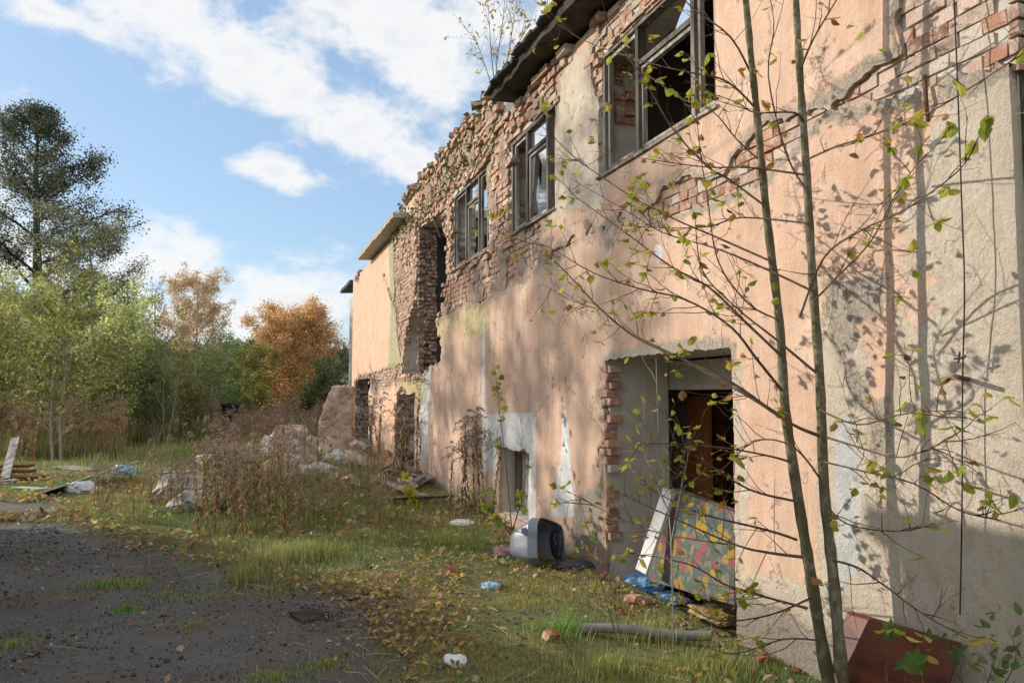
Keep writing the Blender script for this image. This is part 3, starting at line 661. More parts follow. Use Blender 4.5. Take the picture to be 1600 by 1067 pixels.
# small ground floor window with boarded frame
wi = empty('window', (0, 0, 0)); re_parent(wi, BL); mb = MB()
bars(mb, [((8.66, .15), (9.66, .15)), ((8.66, .88), (9.66, .88))], .05, .06, .2); bars(mb, [((8.66, .15), (8.66, .9)), ((9.66, .15), (9.66, .9)), ((9.1, .15), (9.1, .9))], .05, .062, .2); kid(mb, 'frame', M['oldwood'], wi)
mb = MB(); mb.box((.26, 9.38, .5), (.02, .52, .7)); kid(mb, 'board', M['render'], wi)

# ------------------------------------------------------------------ ground
def axis(c, lo, hi, fine, far):
    a = list(np.arange(lo, hi, fine)); s = fine; x = hi
    while x < far: a.append(x); s *= 1.12; x += s
    s = fine; x = lo-fine
    while x > -far: a.insert(0, x); s *= 1.12; x -= s
    return np.array(a)
gx = axis(0, -7.5, .1, .05, 900); gy = axis(0, 2.0, 15, .05, 1500)
GX, GY = np.meshgrid(gx, gy, indexing='ij')
def gz(x, y):
    x = np.asarray(x, float); y = np.asarray(y, float)
    n_ = np.clip(1.2-np.hypot(x+3, y-8)/60, 0, 1)
    z = (.035*fbm(x*.6, y*.6, 3)+.012*fbm(x*4, y*4, 3))*n_
    a = asph(x, y); z = z*np.where(a > 0, .5, 1)-.015*np.clip(a/.2, -1, 1)
    z = z+.35*np.exp(-(((x+1.9)/1.7)**2+((y-17.5)/3.2)**2))+.12*np.exp(-(((x+2.6)/1.6)**2+((y-12.6)/1.6)**2))
    return z-.02-np.clip(x-.0, 0, .3)*.5
apoly = [tuple(ong(*p)[:2]) for p in [(-60, 812), (60, 812), (130, 824), (200, 848), (330, 885), (440, 915), (540, 930), (600, 955), (620, 1000), (610, 1067)]]+[(-2.75, 3.2), (-2.4, 0), (-12, -2), (-14, 9)]
apoly2 = [tuple(ong(*p)[:2]) for p in [(-80, 780), (60, 781), (110, 792), (60, 800), (-80, 800)]]
def asph(x, y):
    x = np.asarray(x, float); y = np.asarray(y, float)
    return np.maximum(sdp(apoly, x, y), sdp(apoly2, x, y))
GA = asph(GX, GY); GZ = gz(GX, GY)
n1, n2 = GX.shape; idx = np.arange(n1*n2).reshape(n1, n2)
mb = MB(); mb.add(np.stack([GX, GY, GZ], -1).reshape(-1, 3), np.stack([idx[:-1, :-1], idx[1:, :-1], idx[1:, 1:], idx[:-1, 1:]], -1).reshape(-1, 4))
go = mb.build('ground', M['ground'], None, True); tag(go, 'dark asphalt yard giving way to mossy soil', 'ground', kind='structure')
at = go.data.attributes.new('m_asphalt', 'FLOAT', 'POINT'); at.data.foreach_set('value', GA.ravel().astype(np.float32))

# ------------------------------------------------------------------ grass, leaf litter, stones
def infront(px0, px1, Z0, Z1, n, p=1.0):
    Zd = Z0+(Z1-Z0)*rng.random(n)**p; px = rng.uniform(px0, px1, n); Xc = (px-800)/FPX*Zd
    return Xc*cos(YAW)+Zd*sin(YAW)-DW, -Xc*sin(YAW)+Zd*cos(YAW)
blade = np.array([[-.5, 0, 0], [.5, 0, 0], [.35, .15, .5], [-.35, .15, .5], [0, .5, 1.0]]); bladef4 = np.array([[0, 1, 2, 3]]); bladef3 = np.array([[3, 2, 4]])
def grass(mb, x, y, h, wd, cols, bend=.5):
    n = len(x); a = rng.random(n)*2*pi; ca, sa = np.cos(a), np.sin(a)
    A = np.zeros((n, 3, 3)); A[:, 0, 0] = ca*wd; A[:, 1, 0] = sa*wd
    bb = bend*rng.uniform(.2, 1.6, n)*h; A[:, 0, 1] = -sa*bb; A[:, 1, 1] = ca*bb; A[:, 2, 2] = h*rng.uniform(.75, 1.0, n)
    pos = np.stack([x, y, gz(x, y)-.005], 1)
    v = np.einsum('nij,kj->nki', A, blade)+pos[:, None]; k = 5; off = (np.arange(n)*k)[:, None, None]
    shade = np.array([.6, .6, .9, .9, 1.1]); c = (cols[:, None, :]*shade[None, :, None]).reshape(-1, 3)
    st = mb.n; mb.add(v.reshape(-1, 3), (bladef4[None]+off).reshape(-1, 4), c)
    mb.F.append((bladef3[None]+off).reshape(-1, 3)+st)
def gcols(n, warm=.3):
    pal = np.array([[.23, .31, .06], [.32, .39, .08], [.42, .44, .12], [.54, .48, .19], [.60, .50, .28]])
    pr = np.array([.3, .32, .2, .1*(1+warm), .08*(1+warm)]); pr /= pr.sum()
    return pal[rng.choice(5, n, p=pr)]*rng.uniform(.7, 1.25, (n, 1))
mb = MB()
for (Z0, Z1, n, h0, w0) in ((3.2, 7.5, 170000, .032, .003), (7.5, 15, 120000, .055, .0055), (15, 34, 60000, .15, .012)):
    x, y = infront(-40, 1660, Z0, Z1, n, .8); a = asph(x, y)
    dn = fbm(x*1.3, y*1.3, 4)+.35*fbm(x*6, y*6, 2)
    tuft = fbm(x*.9+30, y*.9, 4)
    keep = (x < -.03) & (((a < -.05+.35*dn) & (dn > -.25-.2*(Z0 > 7))) | ((tuft > .34) & (a < 2.2)))
    x, y, a, dn = x[keep], y[keep], a[keep], dn[keep]; n = len(x)
    h = h0*np.clip(1+1.4*dn, .35, 2.4)*rng.uniform(.5, 1.5, n)*np.where(a > -.15, .55, 1)
    c = gcols(n, .6); c = c*(np.array([1, 1, 1])+np.clip(fbm(x*.8, y*.8, 3), -.5, .5)[:, None]*np.array([.9, .3, .5]))
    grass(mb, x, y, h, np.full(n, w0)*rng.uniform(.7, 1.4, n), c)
# lush tufts, long arching straw tufts
for (px, py, r, nn, h, warm) in ((950, 1045, .17, 900, .09, .15), (430, 880, .22, 900, .18, 1), (385, 905, .15, 500, .16, 1), (480, 870, .3, 1200, .15, .2), (1010, 990, .2, 500, .12, 1), (700, 850, .35, 1200, .12, .2), (360, 830, .4, 900, .14, .6), (200, 800, .6, 700, .10, .3), (560, 840, .4, 800, .12, .5), (1130, 1045, .2, 700, .12, .3), (165, 907, .12, 500, .05, 0), (215, 905, .15, 500, .05, .3), (200, 947, .08, 300, .05, 0), (260, 922, .2, 500, .04, .2), (330, 925, .2, 400, .04, .3), (430, 918, .2, 500, .05, .3), (430, 1050, .15, 700, .04, .1), (510, 1030, .12, 500, .04, .2), (20, 1000, .12, 500, .04, .2), (300, 972, .1, 200, .04, .2), (880, 985, .2, 500, .1, 0)):
    g = ong(px, py); rr = np.abs(rng.normal(0, r, nn)); th = rng.random(nn)*2*pi; x = g[0]+rr*np.cos(th); y = g[1]+rr*np.sin(th); k = x < -.05; x, y = x[k], y[k]
    c = gcols(len(x), warm*3); 
    if warm == 0: c = c*np.array([.75, 1.1, .9])
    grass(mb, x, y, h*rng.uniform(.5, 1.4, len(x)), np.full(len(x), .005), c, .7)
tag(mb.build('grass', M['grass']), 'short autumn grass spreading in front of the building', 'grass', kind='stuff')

def lobed(n=5, seed=0):             # maple-like outline, one n-gon fan
    pts = []; r0 = np.array([1.0, .58, .88, .52, .72, .36, .3]); an = np.array([90, 66, 44, 20, -8, -50, -80])
    for r_, a_ in zip(r0, an): pts.append((r_*cos(radians(a_)), r_*sin(radians(a_))))
    left = [(-x, y) for x, y in pts[1:]][::-1]
    allp = pts+left; V = [(0, -.05, 0)]+[(x, y, .08*abs(x)+.05*sin(5*x)) for x, y in allp]; m_ = len(allp)
    F_ = [[0, 1+i, 1+(i+1) % m_] for i in range(m_)]; return np.array(V)*.5, np.array(F_)[:, ::-1]
LOBV, LOBF = lobed()
OVV = np.array([[0, 0, 0], [.22, .25, .06], [.27, .5, .08], [.15, .8, .03], [0, 1.05, -.08], [-.15, .8, .03], [-.27, .5, .08], [-.22, .25, .06], [0, .5, 0]]); OVF = np.array([[0, 1, 8], [1, 2, 8], [2, 3, 8], [3, 4, 8], [4, 5, 8], [5, 6, 8], [6, 7, 8], [7, 0, 8]])
mb = MB()
litter = np.array([[.62, .42, .09], [.70, .54, .16], [.46, .25, .09], [.34, .20, .10], [.66, .54, .36], [.52, .33, .17], [.24, .16, .10]])
for (Z0, Z1, n, s0) in ((3.3, 8, 26000, .045), (8, 16, 22000, .085), (16, 26, 1500, .10)):
    x, y = infront(-30, 1500, Z0, Z1, n, .8); a = asph(x, y); dn = fbm(x*.9+9, y*.9, 3)
    keep = (x < -.05) & ((a < .05+.3*dn) | (rng.random(n) < .06)) & (rng.random(n) < .3+.9*dn+.8*np.exp(-(a/.35)**2)); x, y = x[keep], y[keep]; n = len(x)
    s_ = s0*rng.uniform(.4, 1.35, n); R_ = rrot(n, .22)*s_[:, None, None]; pos = np.stack([x, y, gz(x, y)+rng.uniform(.012, .055, n)], 1); c = litter[rng.choice(7, n)]*rng.uniform(.7, 1.2, (n, 1))
    hlf = rng.random(n) < .45
    mb.scatter(LOBV*1.3, LOBF, pos[hlf], R_[hlf], c[hlf]); mb.scatter(OVV, OVF, pos[~hlf], R_[~hlf], c[~hlf])
tag(mb.build('fallen_leaves', M['leaf']), 'yellow and brown fallen leaves scattered over the grass', 'fallen leaves', kind='stuff')
# gravel and crumbs
ico = np.array([[0, 0, 1], [.9, 0, .2], [.28, .85, .1], [-.72, .52, .25], [-.7, -.55, 0], [.3, -.8, .2], [0, 0, -.6]]); icf = np.array([[0, 1, 2], [0, 2, 3], [0, 3, 4], [0, 4, 5], [0, 5, 1], [6, 2, 1], [6, 3, 2], [6, 4, 3], [6, 5, 4], [6, 1, 5]])
mb = MB()
x, y = infront(-30, 1200, 3.2, 11, 95000, .8); a = asph(x, y); near = rng.random(len(x)); nn_ = fbm(x*1.5, y*1.5, 3)
k = (x < -.05) & ((a > -.1) | ((a > -1.2) & (near < .2)) | (near < .05)) & (near < .55+nn_); x, y = x[k], y[k]; n = len(x)
sz = .0038*np.exp(rng.normal(0, .65, n)); c = np.where(rng.random((n, 1)) < .12, .5, .13)*rng.uniform(.5, 1.3, (n, 1))*np.array([1, .95, .9])
mb.scatter(ico, icf, np.stack([x, y, gz(x, y)+.002], 1), rrot(n)*sz[:, None, None], c)
pc = [(620, 945, .5), (560, 975, .4), (750, 960, .5), (480, 965, .3)]
for px, py, r in pc:
    g = ong(px, py); n = 180; x = g[0]+rng.normal(0, r, n); y = g[1]+rng.normal(0, r*.7, n); sz = .009*np.exp(rng.normal(0, .55, n))
    mb.scatter(ico, icf, np.stack([x, y, gz(x, y)+.004], 1), rrot(n)*sz[:, None, None]*np.array([1, 1, .6]), np.array([.42, .38, .33])*rng.uniform(.4, 1.4, (n, 1)))
tag(mb.build('gravel', M['rubble']), 'loose grit and plaster crumbs strewn over the yard', 'gravel', kind='stuff')

mb = MB()
x, y = infront(-30, 1500, 3.3, 13, 2600, .8); a = asph(x, y); k = (x < -.06) & ((a < .3) | (rng.random(len(x)) < .12)); x, y = x[k], y[k]; n = len(x)
L_ = rng.uniform(.05, .28, n); A_ = zrot(n, 0)*1.0; A_ = rrot(n, .12)*np.stack([L_, np.full(n, .0022), np.full(n, .0022)], 1)[:, None, :]
mb.scatter([[-.5, -1, 0], [-.5, 1, 0], [-.5, 0, 1.6], [.05, -1, 1.5], [.05, 1, 1.5], [.05, 0, 3], [.5, -.7, 0], [.5, .7, 0], [.5, 0, 1.2]], [[0, 1, 4, 3], [1, 2, 5, 4], [2, 0, 3, 5], [3, 4, 7, 6], [4, 5, 8, 7], [5, 3, 6, 8]], np.stack([x, y, gz(x, y)+rng.uniform(.004, .04, n)], 1), A_, np.array([[.40, .30, .18]])*rng.uniform(.4, 1.5, (n, 1)))
tag(mb.build('fallen_twigs', M['dry']), 'dry stems and twigs strewn through the grass', 'fallen twigs', kind='stuff')
# plaster crumbs along the foot of the wall
mb = MB(); n = 2600; y = rng.uniform(2.6, 15, n); x = -.03-np.abs(rng.normal(0, .22, n)); sz = .008*np.exp(rng.normal(0, .7, n)); z = gz(x, y)+sz*.3
mb.scatter(ico, icf, np.stack([x, y, z], 1), rrot(n)*sz[:, None, None], np.where(rng.random((n, 1)) < .35, [[.45, .2, .13]], [[.62, .52, .42]])*rng.uniform(.6, 1.2, (n, 1)))
tag(mb.build('fallen_plaster', M['rubble']), 'plaster and brick crumbs along the foot of the wall', 'plaster crumbs', kind='stuff')

# ------------------------------------------------------------------ goldenrod weeds
def weed_template(seed, h=1.25, plume=1.0, leaves=1.0, green=0.0):
    r = np.random.default_rng(seed); mb = MB(); lean = r.normal(0, .1, 2); t = np.linspace(0, 1, 6)
    P = np.stack([lean[0]*t**2, lean[1]*t**2, h*t], 1); mb.tube(P, np.linspace(.006, .002, 6), 4, (.34, .18, .11), False)
    n = int(38*leaves*h); tt = r.uniform(.08, .78, n); pos = np.stack([lean[0]*tt**2, lean[1]*tt**2, h*tt], 1)
    a = r.random(n)*2*pi; dr = r.uniform(-1.3, .35, n); L = r.uniform(.05, .10, n)
    Mx = np.zeros((n, 3, 3)); Mx[:, 0, 0] = -np.sin(a)*.012; Mx[:, 1, 0] = np.cos(a)*.012
    Mx[:, 0, 1] = np.cos(a)*np.cos(dr)*L; Mx[:, 1, 1] = np.sin(a)*np.cos(dr)*L; Mx[:, 2, 1] = np.sin(dr)*L; Mx[:, 2, 2] = .04
    base = np.array([[.36, .21, .11], [.46, .31, .17], [.22, .12, .07], [.36, .38, .10], [.50, .44, .16]]); cc_ = base[r.choice(5, n, p=[.32, .25, .23, .1+.0, .1])]
    if green: cc_ = np.where(r.random((n, 1)) < green, [.28, .37, .09], cc_)
    mb.scatter([[-1, 0, 0], [1, 0, 0], [.8, .6, -.2], [0, 1, -1], [-.8, .6, -.2]], [[0, 1, 2, 4]], pos, Mx, cc_)
    mb.scatter([[-.8, .6, -.2], [.8, .6, -.2], [0, 1, -1]], [[0, 1, 2]], pos, Mx, cc_)
    nb_ = int(12*plume)
    for k in range(nb_):
        q = r.uniform(.72, 1.0); o = np.array([lean[0]*q*q, lean[1]*q*q, h*q]); a_ = r.random()*2*pi; L_ = (.27-.20*(q-.72)/.28)*r.uniform(.7, 1.2)*plume**.5
        s_ = np.linspace(0, 1, 5); br_ = o+np.stack([cos(a_)*L_*s_, sin(a_)*L_*s_, L_*(.75*s_-.95*s_**2.2)], 1); mb.tube(br_, np.linspace(.0018, .0008, 5), 3, (.24, .15, .11), False)
        m_ = 17; u = r.uniform(.1, 1, m_); pp = np.stack([np.interp(u, s_, br_[:, i]) for i in range(3)], 1)+r.normal(0, .008, (m_, 3))
        q4 = r.normal(size=(m_, 4)); q4 /= np.linalg.norm(q4, axis=1)[:, None]
        sc = r.uniform(.007, .016, m_); A_ = rrot(m_)*sc[:, None, None]
        g0 = np.array([[.46, .34, .25], [.33, .23, .16], [.56, .45, .34]])[r.choice(3, m_)]
        mb.scatter([[-1, 0, 0], [0, -.6, .3], [1, 0, 0], [0, .6, .3]], [[0, 1, 2, 3]], pp, A_, g0)
    return mb
WT = [weed_template(10+i, h=.9+.13*(i % 5), plume=[1.2, .9, 1.4, .6, 1.1][i % 5], leaves=[1, 1.4, 1.1, 1.6, 1.3][i % 5], green=[0, .1, 0, .35, .1][i % 5]) for i in range(8)]
WM = []
for t in WT: WM.append((np.concatenate(t.V), t.F, np.concatenate(t.C)))
protos = []
def weed_inst(mb, k, x, y, s_, tint):
    V, F_, C_ = WM[k]; n = mb.n; a = random.random()*2*pi; R = rot(random.gauss(0, .08), random.gauss(0, .08), a)*s_
    mb.V.append(V@R.T+np.array([x, y, float(gz(x, y))-.01])); mb.C.append(C_*tint); mb.n += len(V)
    for f in F_:
        if isinstance(f, np.ndarray): mb.F.append(f+n)
        else: mb.F.append([q+n for q in f])
# individually placed stalks of the near clump
wm = [t.build('dry_goldenrod', M['dry']).data for t in WT]
for o in list(COL.objects):
    if o.name.startswith('dry_goldenrod'): bpy.data.objects.remove(o)
near = []
for (px0, px1, py0, py1, n, sc, lab) in ((305, 450, 795, 838, 58, .88, 'a'), (440, 610, 790, 832, 50, .5, 'a'), (315, 420, 770, 800, 16, .85, 'a'), (205, 300, 775, 812, 30, .62, 'b'), (145, 180, 780, 800, 9, .66, 'c'), (560, 640, 765, 785, 10, .5, 'a')):
    for i in range(n):
        px = random.uniform(px0, px1); py = random.uniform(py0, py1); g = ong(px, py); k = random.randrange(8)
        o = bpy.data.objects.new('dry_goldenrod', wm[k]); COL.objects.link(o); o.location = (g[0], g[1], float(gz(g[0], g[1]))-.01); o.rotation_euler = (random.gauss(0, .09), random.gauss(0, .09), random.random()*6.28); s_ = sc*random.uniform(.8, 1.12); o.scale = (s_, s_, s_)
        tag(o, {'a': 'tall brown dried goldenrod stalk with feathery plume in the clump before the rubble', 'b': 'short dried goldenrod stalk in the thin clump beside the crumpled cloth', 'c': 'dried goldenrod stalk with pale plume standing apart beside the white panel'}[lab], 'dried weed', {'a': 'dried goldenrod stalks in the near clump', 'b': 'short goldenrod stalks beside the cloth', 'c': 'goldenrod stalks beside the white panel'}[lab])
mb = MB()
for (px, Z, s_) in ((722, 11.2, 1.15), (735, 10.8, 1.0), (745, 10.9, 1.3), (757, 10.3, 1.1), (705, 11.4, .8), (770, 10.0, 1.0), (740, 11.3, 1.2), (752, 10.6, 1.25)):
    x, y = gp(px, Z); weed_inst(mb, random.choice([0, 2]), min(x, -.15), y, s_, .8)
tag(mb.build('wall_goldenrod', M['dry']), 'grey brown dried goldenrod clump against the wall left of the small low window', 'dried weed')
mb = MB()
for i in range(18):
    px = random.uniform(575, 665); Z = random.uniform(13.5, 16.5); x, y = gp(px, Z); weed_inst(mb, random.choice([0, 2, 4]), min(x, -.2), y, random.uniform(.8, 1.35), .95)
tag(mb.build('door_goldenrod', M['dry']), 'dried goldenrod stand in front of the far ground floor doorway', 'dried weed')
# field of weeds behind
mb = MB()
for (px0, px1, Z0, Z1, n, s0, tint) in ((-60, 190, 20.5, 30, 250, 1.15, (1.5, 1.45, 1.25)), (190, 330, 29, 38, 90, 1.25, (1, 1, .9)), (330, 450, 18, 34, 100, .9, (1, .95, .9)), (440, 530, 24, 40, 70, 1.1, (.95, .95, .95)), (430, 500, 13, 17, 22, .7, (.95, .95, .95)), (-60, 60, 16.5, 20, 20, .7, (1.1, 1.1, .7))):
    for i in range(n):
        px = random.uniform(px0, px1); Z = random.uniform(Z0, Z1); x, y = gp(px, Z)
        if x > -.6: continue
        weed_inst(mb, random.choice([0, 2, 5, 7, 0, 2, 4]), x, y, s0*random.uniform(.75, 1.25), np.array(tint)*random.uniform(.8, 1.2))
tag(mb.build('weed_field', M['dry']), 'field of dried goldenrod weeds stretching back to the trees', 'weeds', kind='stuff')
# tall straw and green undergrowth between
mb = MB()
for (px0, px1, Z0, Z1, n, h, w_) in ((-60, 200, 19.5, 32, 9000, .6, .014), (200, 560, 26, 45, 8000, .6, .02), (140, 600, 10.8, 14, 2600, .20, .006), (380, 600, 12, 20, 3500, .45, .009), (600, 760, 9.5, 14, 1500, .16, .006)):
    x, y = infront(px0, px1, Z0, Z1, n, 1); k = (x < -.3); x, y = x[k], y[k]; n = len(x)
    pal = np.array([[.18, .21, .05], [.36, .32, .12], [.42, .31, .18], [.14, .18, .05], [.30, .22, .12]]); c = pal[rng.choice(5, n)]*rng.uniform(.7, 1.3, (n, 1))
    grass(mb, x, y, h*rng.uniform(.4, 1.5, n), np.full(n, w_), c, .35)
tag(mb.build('tall_grass', M['grass']), 'tall straw coloured grass among the weeds', 'tall grass', kind='stuff')

# ------------------------------------------------------------------ trees
LEAF4 = np.array([[0, 0, 0], [.5, .5, .12], [0, 1, 0], [-.5, .5, .12]]); LEAF4F = np.array([[0, 1, 2], [0, 2, 3]])
def nrm(v): return v/(np.linalg.norm(v)+1e-9)
def wander(p, d, L, n, wob, up, r):
    P = [np.array(p, float)]; d = nrm(np.array(d, float))
    for i in range(n):
        d = nrm(d+r.normal(0, wob, 3)+np.array([0, 0, up])); P.append(P[-1]+d*L/n)
    return np.array(P)
def interp(P, t):
    s_ = t*(len(P)-1); i = min(int(s_), len(P)-2); return P[i]*(1-(s_-i))+P[i+1]*(s_-i), nrm(P[i+1]-P[i])
def make_tree(seed, H, r0, shape, nl, l1, ang, up1, nsub, ntw, leafn, leafs, cols, lo=.2, barkc=(1, 1, 1), leafspread=.12, droop=0.0, stems=1, wob=.06, twr=.004, drop=0):
    """returns (wood MB, leaf MB); shape(t) gives limb length factor at trunk height t"""
    r = np.random.default_rng(seed); wd = MB(); lf = MB(); anchors = []
    for st in range(stems):
        d0 = np.array([0, 0, 1.0]) if stems == 1 else nrm(np.array([r.normal(0, .22), r.normal(0, .22), 1]))
        hh = H*(1 if st == 0 else r.uniform(.6, .95)); T = wander((r.normal(0, .1*(stems > 1)), r.normal(0, .1*(stems > 1)), -.1), d0, hh, 10, wob*.5, .05, r)
        wd.tube(T, r0*(1-np.linspace(0, 1, 11)*.9)/(1 if stems == 1 else 1.3), 7, barkc, False)
        for k in range(nl):
            t = lo+(1-lo)*((k+r.random())/nl)**.9; t = min(t, .985); p, td = interp(T, t); a = r.random()*2*pi if nl < 8 else k*2.4+r.normal(0, .4)
            L = l1*shape(t)*r.uniform(.7, 1.15); an = radians(ang)*r.uniform(.8, 1.15); d = np.array([cos(a)*sin(an), sin(a)*sin(an), cos(an)])
            B = wander(p, d, L, 6, .10, up1, r); rr = r0*(1-t*.85)*.42; wd.tube(B, np.linspace(rr, rr*.25, 7), 5, barkc, False)
            for j in range(nsub):
                q = .25+.75*r.random(); p2, d2 = interp(B, q); sd_ = nrm(np.cross(d2, (0, 0, 1)))*r.choice([-1, 1]); d3 = nrm(d2*.7+sd_*r.uniform(.3, .9)+np.array([0, 0, r.uniform(-.2, .5)-droop]))
                L2 = L*r.uniform(.22, .45)*(1.15-q*.5); B2 = wander(p2, d3, L2, 4, .16, -droop*.2, r); wd.tube(B2, np.linspace(rr*.38, rr*.12, 5), 4, barkc, False)
                for m_ in range(ntw):
                    q2 = .2+.8*r.random(); p4, d4 = interp(B2, q2); d5 = nrm(d4*.6+r.normal(0, .55, 3)-np.array([0, 0, droop])); B3 = wander(p4, d5, L2*r.uniform(.3, .6), 3, .2, -droop*.3, r); wd.tube(B3, np.linspace(max(twr, rr*.1), twr*.5, 4), 3, barkc, False); anchors.append(B3)
    if anchors and leafn:
        Aa = np.array(anchors); n = int(len(Aa)*leafn); i = r.integers(0, len(Aa), n); q = r.random(n)*3; j = np.minimum(q.astype(int), 2); f = (q-j)[:, None]
        pos = Aa[i, j]*(1-f)+Aa[i, j+1]*f+r.normal(0, leafspread, (n, 3))
        if drop:
            keep = r.random(n) > drop*np.clip((pos[:, 2]/H-.3)/.7, 0, 1); pos = pos[keep]; i = i[keep]; n = len(pos)
        cl = r.random(len(Aa))[i][:, None]
        cols = np.array(cols); c = cols[r.integers(0, len(cols), n)]*(.65+.6*cl)*r.uniform(.8, 1.2, (n, 1))
        lf.scatter(LEAF4, LEAF4F, pos, rrot(n)*(leafs*r.uniform(.6, 1.3, n))[:, None, None], c)
    return wd, lf
def tree_obj(name, label, cat, loc, wd, lf, bark, group=None, rz=0, s_=1):
    e = empty(name, (loc[0], loc[1], float(gz(loc[0], loc[1]))-.02), label, cat, group); e.rotation_euler[2] = rz; e.scale = (s_, s_, s_)
    wd.build('trunk', bark, e, True)
    if lf.n: lf.build('crown', M['leaf'], e)
    return e
# tall dark alder, left
wd, lf = make_tree(3, 17.2, .42, lambda t: max(.22, 1.0-(max(0, t-.3)/.74)**2.6) if t > .3 else .95, 36, 4.7, 66, .035, 10, 6, 17, .115, [(.10, .125, .09), (.14, .16, .10), (.17, .16, .10), (.09, .11, .10), (.22, .21, .13)], lo=.16, leafspread=.24, droop=.12, twr=.008)
tree_obj('alder_tree', 'tall dark conical tree towering over the shrubs at the left edge', 'tree', gp(58, 42), wd, lf, M['darkbark'])
# paler grey-green tree at its right foot
wd, lf = make_tree(5, 8.6, .2, lambda t: 1.0-.6*abs(t-.45), 26, 2.7, 55, .02, 8, 5, 17, .075, [(.18, .20, .11), (.26, .28, .15), (.32, .32, .2), (.14, .16, .10)], lo=.15, leafspread=.18, droop=.15, twr=.006)
tree_obj('willow_tree', 'grey green drooping tree at the right foot of the tall dark tree', 'tree', gp(146, 33), wd, lf, M['bark'])
# green shrubs, variants shared
YG = [(.42, .47, .16), (.52, .53, .18), (.60, .57, .22), (.33, .39, .15), (.62, .54, .24)]; DG = [(.22, .30, .13), (.30, .38, .15), (.38, .46, .17), (.17, .23, .12), (.44, .46, .19)]
vars_ = []
for i, (cols, seed, H) in enumerate(((YG, 21, 5.0), (YG, 22, 4.6), (DG, 23, 5.4), (DG, 24, 5.0))):
    wd, lf = make_tree(seed, H, .055, lambda t: 1.0-.5*abs(t-.4), 15, 1.35, 42, .05, 6, 4, 6.5, .075, cols, lo=.1, leafspread=.11, stems=4, twr=.004)
    e = tree_obj('shrub', 'x', 'shrub', (0, -50), wd, lf, M['bark']); vars_.append(e)
pl_ = [  # px, depth, variant, scale, label
    (10, 24, 0, 1.05, 'yellow green bushy birch at the far left edge'), (50, 27, 1, 1.15, 'yellow green leafy shrub below the dark tree trunk'), (165, 25, 0, .95, 'bright leafy shrub right of the thin multi stemmed sapling'), (-35, 22, 1, .9, 'light green shrub cut off by the left photo edge'),
    (130, 29, 3, 1.1, 'deep green bush behind the thin multi stemmed sapling'), (200, 30, 2, .80, 'dark green rounded bush left of the bare tree'), (228, 33, 3, .75, 'dark green bush under the bare grey tree'), (268, 31, 0, .72, 'light green tree directly below the golden birch'),
    (300, 29, 1, .68, 'yellow green slender shrub with pale thin stem'), (335, 33, 2, .74, 'dark green bushy tree left of the orange tree'), (372, 36, 3, .80, 'dark green bush touching the orange tree'), (90, 33, 2, 1.15, 'shadowed green shrub deep in the left thicket'), (250, 26, 3, .62, 'low dark green bush at the thicket edge'), (185, 27, 2, .8, 'low green bush at the edge of the weed field')]
used = set()
for (px, Z, v, s_, lab) in pl_:
    e = vars_[v] if v not in used else copy_tree(vars_[v]); used.add(v)
    x, y = gp(px, Z); e.location = (x, y, float(gz(x, y))-.03); e.rotation_euler[2] = random.random()*6; e.scale = (s_*1.15, s_*1.15, s_); e['label'] = lab; e['category'] = 'shrub'
# multi stemmed sapling in front
wd, lf = make_tree(31, 4.9, .05, lambda t: 1.0-.35*t, 16, 1.6, 48, .05, 6, 3, 3.2, .085, [(.25, .27, .06), (.36, .34, .10), (.18, .2, .05)], lo=.12, leafspread=.07, stems=3, twr=.004)
tree_obj('young_willow', 'thin multi stemmed sapling with sparse yellow leaves standing in the weeds at left', 'tree', gp(98, 19.3), wd, lf, M['bark'])
wd, lf = make_tree(32, 4.2, .03, lambda t: 1.0, 10, .9, 35, .08, 4, 3, 3, .08, [(.3, .32, .1), (.36, .34, .10)], lo=.25, leafspread=.07, stems=2, twr=.003)
tree_obj('young_birch', 'slender pale stemmed birch sapling in front of the green thicket', 'tree', gp(262, 25), wd, lf, M['bark'])
# golden birch, bare tree, orange tree
wd, lf = make_tree(41, 10.2, .16, lambda t: 1.15-.55*t, 36, 4.0, 42, .02, 8, 5, 11, .11, [(.82, .62, .34), (.72, .52, .28), (.86, .68, .40)], lo=.35, leafspread=.16, droop=.3, twr=.008)
tree_obj('golden_birch', 'tall golden brown birch rising behind the green thicket', 'tree', gp(305, 62), wd, lf, M['bark'])
wd, lf = make_tree(42, 9.6, .16, lambda t: 1.1-.7*t, 22, 3.0, 38, .06, 7, 6, 0, .1, [(1, 1, 1)], lo=.3, twr=.012)
tree_obj('bare_tree', 'leafless grey tree left of the golden birch', 'tree', gp(240, 58), wd, lf, M['bark'])
wd, lf = make_tree(43, 5.9, .2, lambda t: sqrt(max(.05, 1-((t-.4)/.68)**2)), 64, 3.15, 62, .05, 8, 5, 26, .095, [(.80, .42, .18), (.72, .38, .2), (.82, .52, .2), (.64, .38, .25), (.70, .55, .22)], lo=.06, leafspread=.2, twr=.010, drop=.1)
n = 16000; u_ = rng.normal(size=(n, 3)); u_ /= np.linalg.norm(u_, axis=1)[:, None]; u_ = u_*rng.uniform(.55, 1.0, (n, 1))**.6
lump = fbm(u_[:, 0]*3+u_[:, 2]*2, u_[:, 1]*3-u_[:, 2]*2, 3); u_ = u_[lump > -.25]; n = len(u_); lump = lump[lump > -.25]
ps = u_*np.array([2.95, 2.95, 2.75])*(1+.12*lump[:, None])+np.array([0, 0, 3.1]); c_ = np.array([(.80, .42, .18), (.72, .38, .2), (.85, .55, .2), (.62, .40, .28), (.74, .58, .22)])[rng.integers(0, 5, n)]*(.8+.6*lump[:, None])*rng.uniform(.8, 1.2, (n, 1))
lf.scatter(LEAF4, LEAF4F, ps, rrot(n)*rng.uniform(.06, .12, n)[:, None, None], c_)
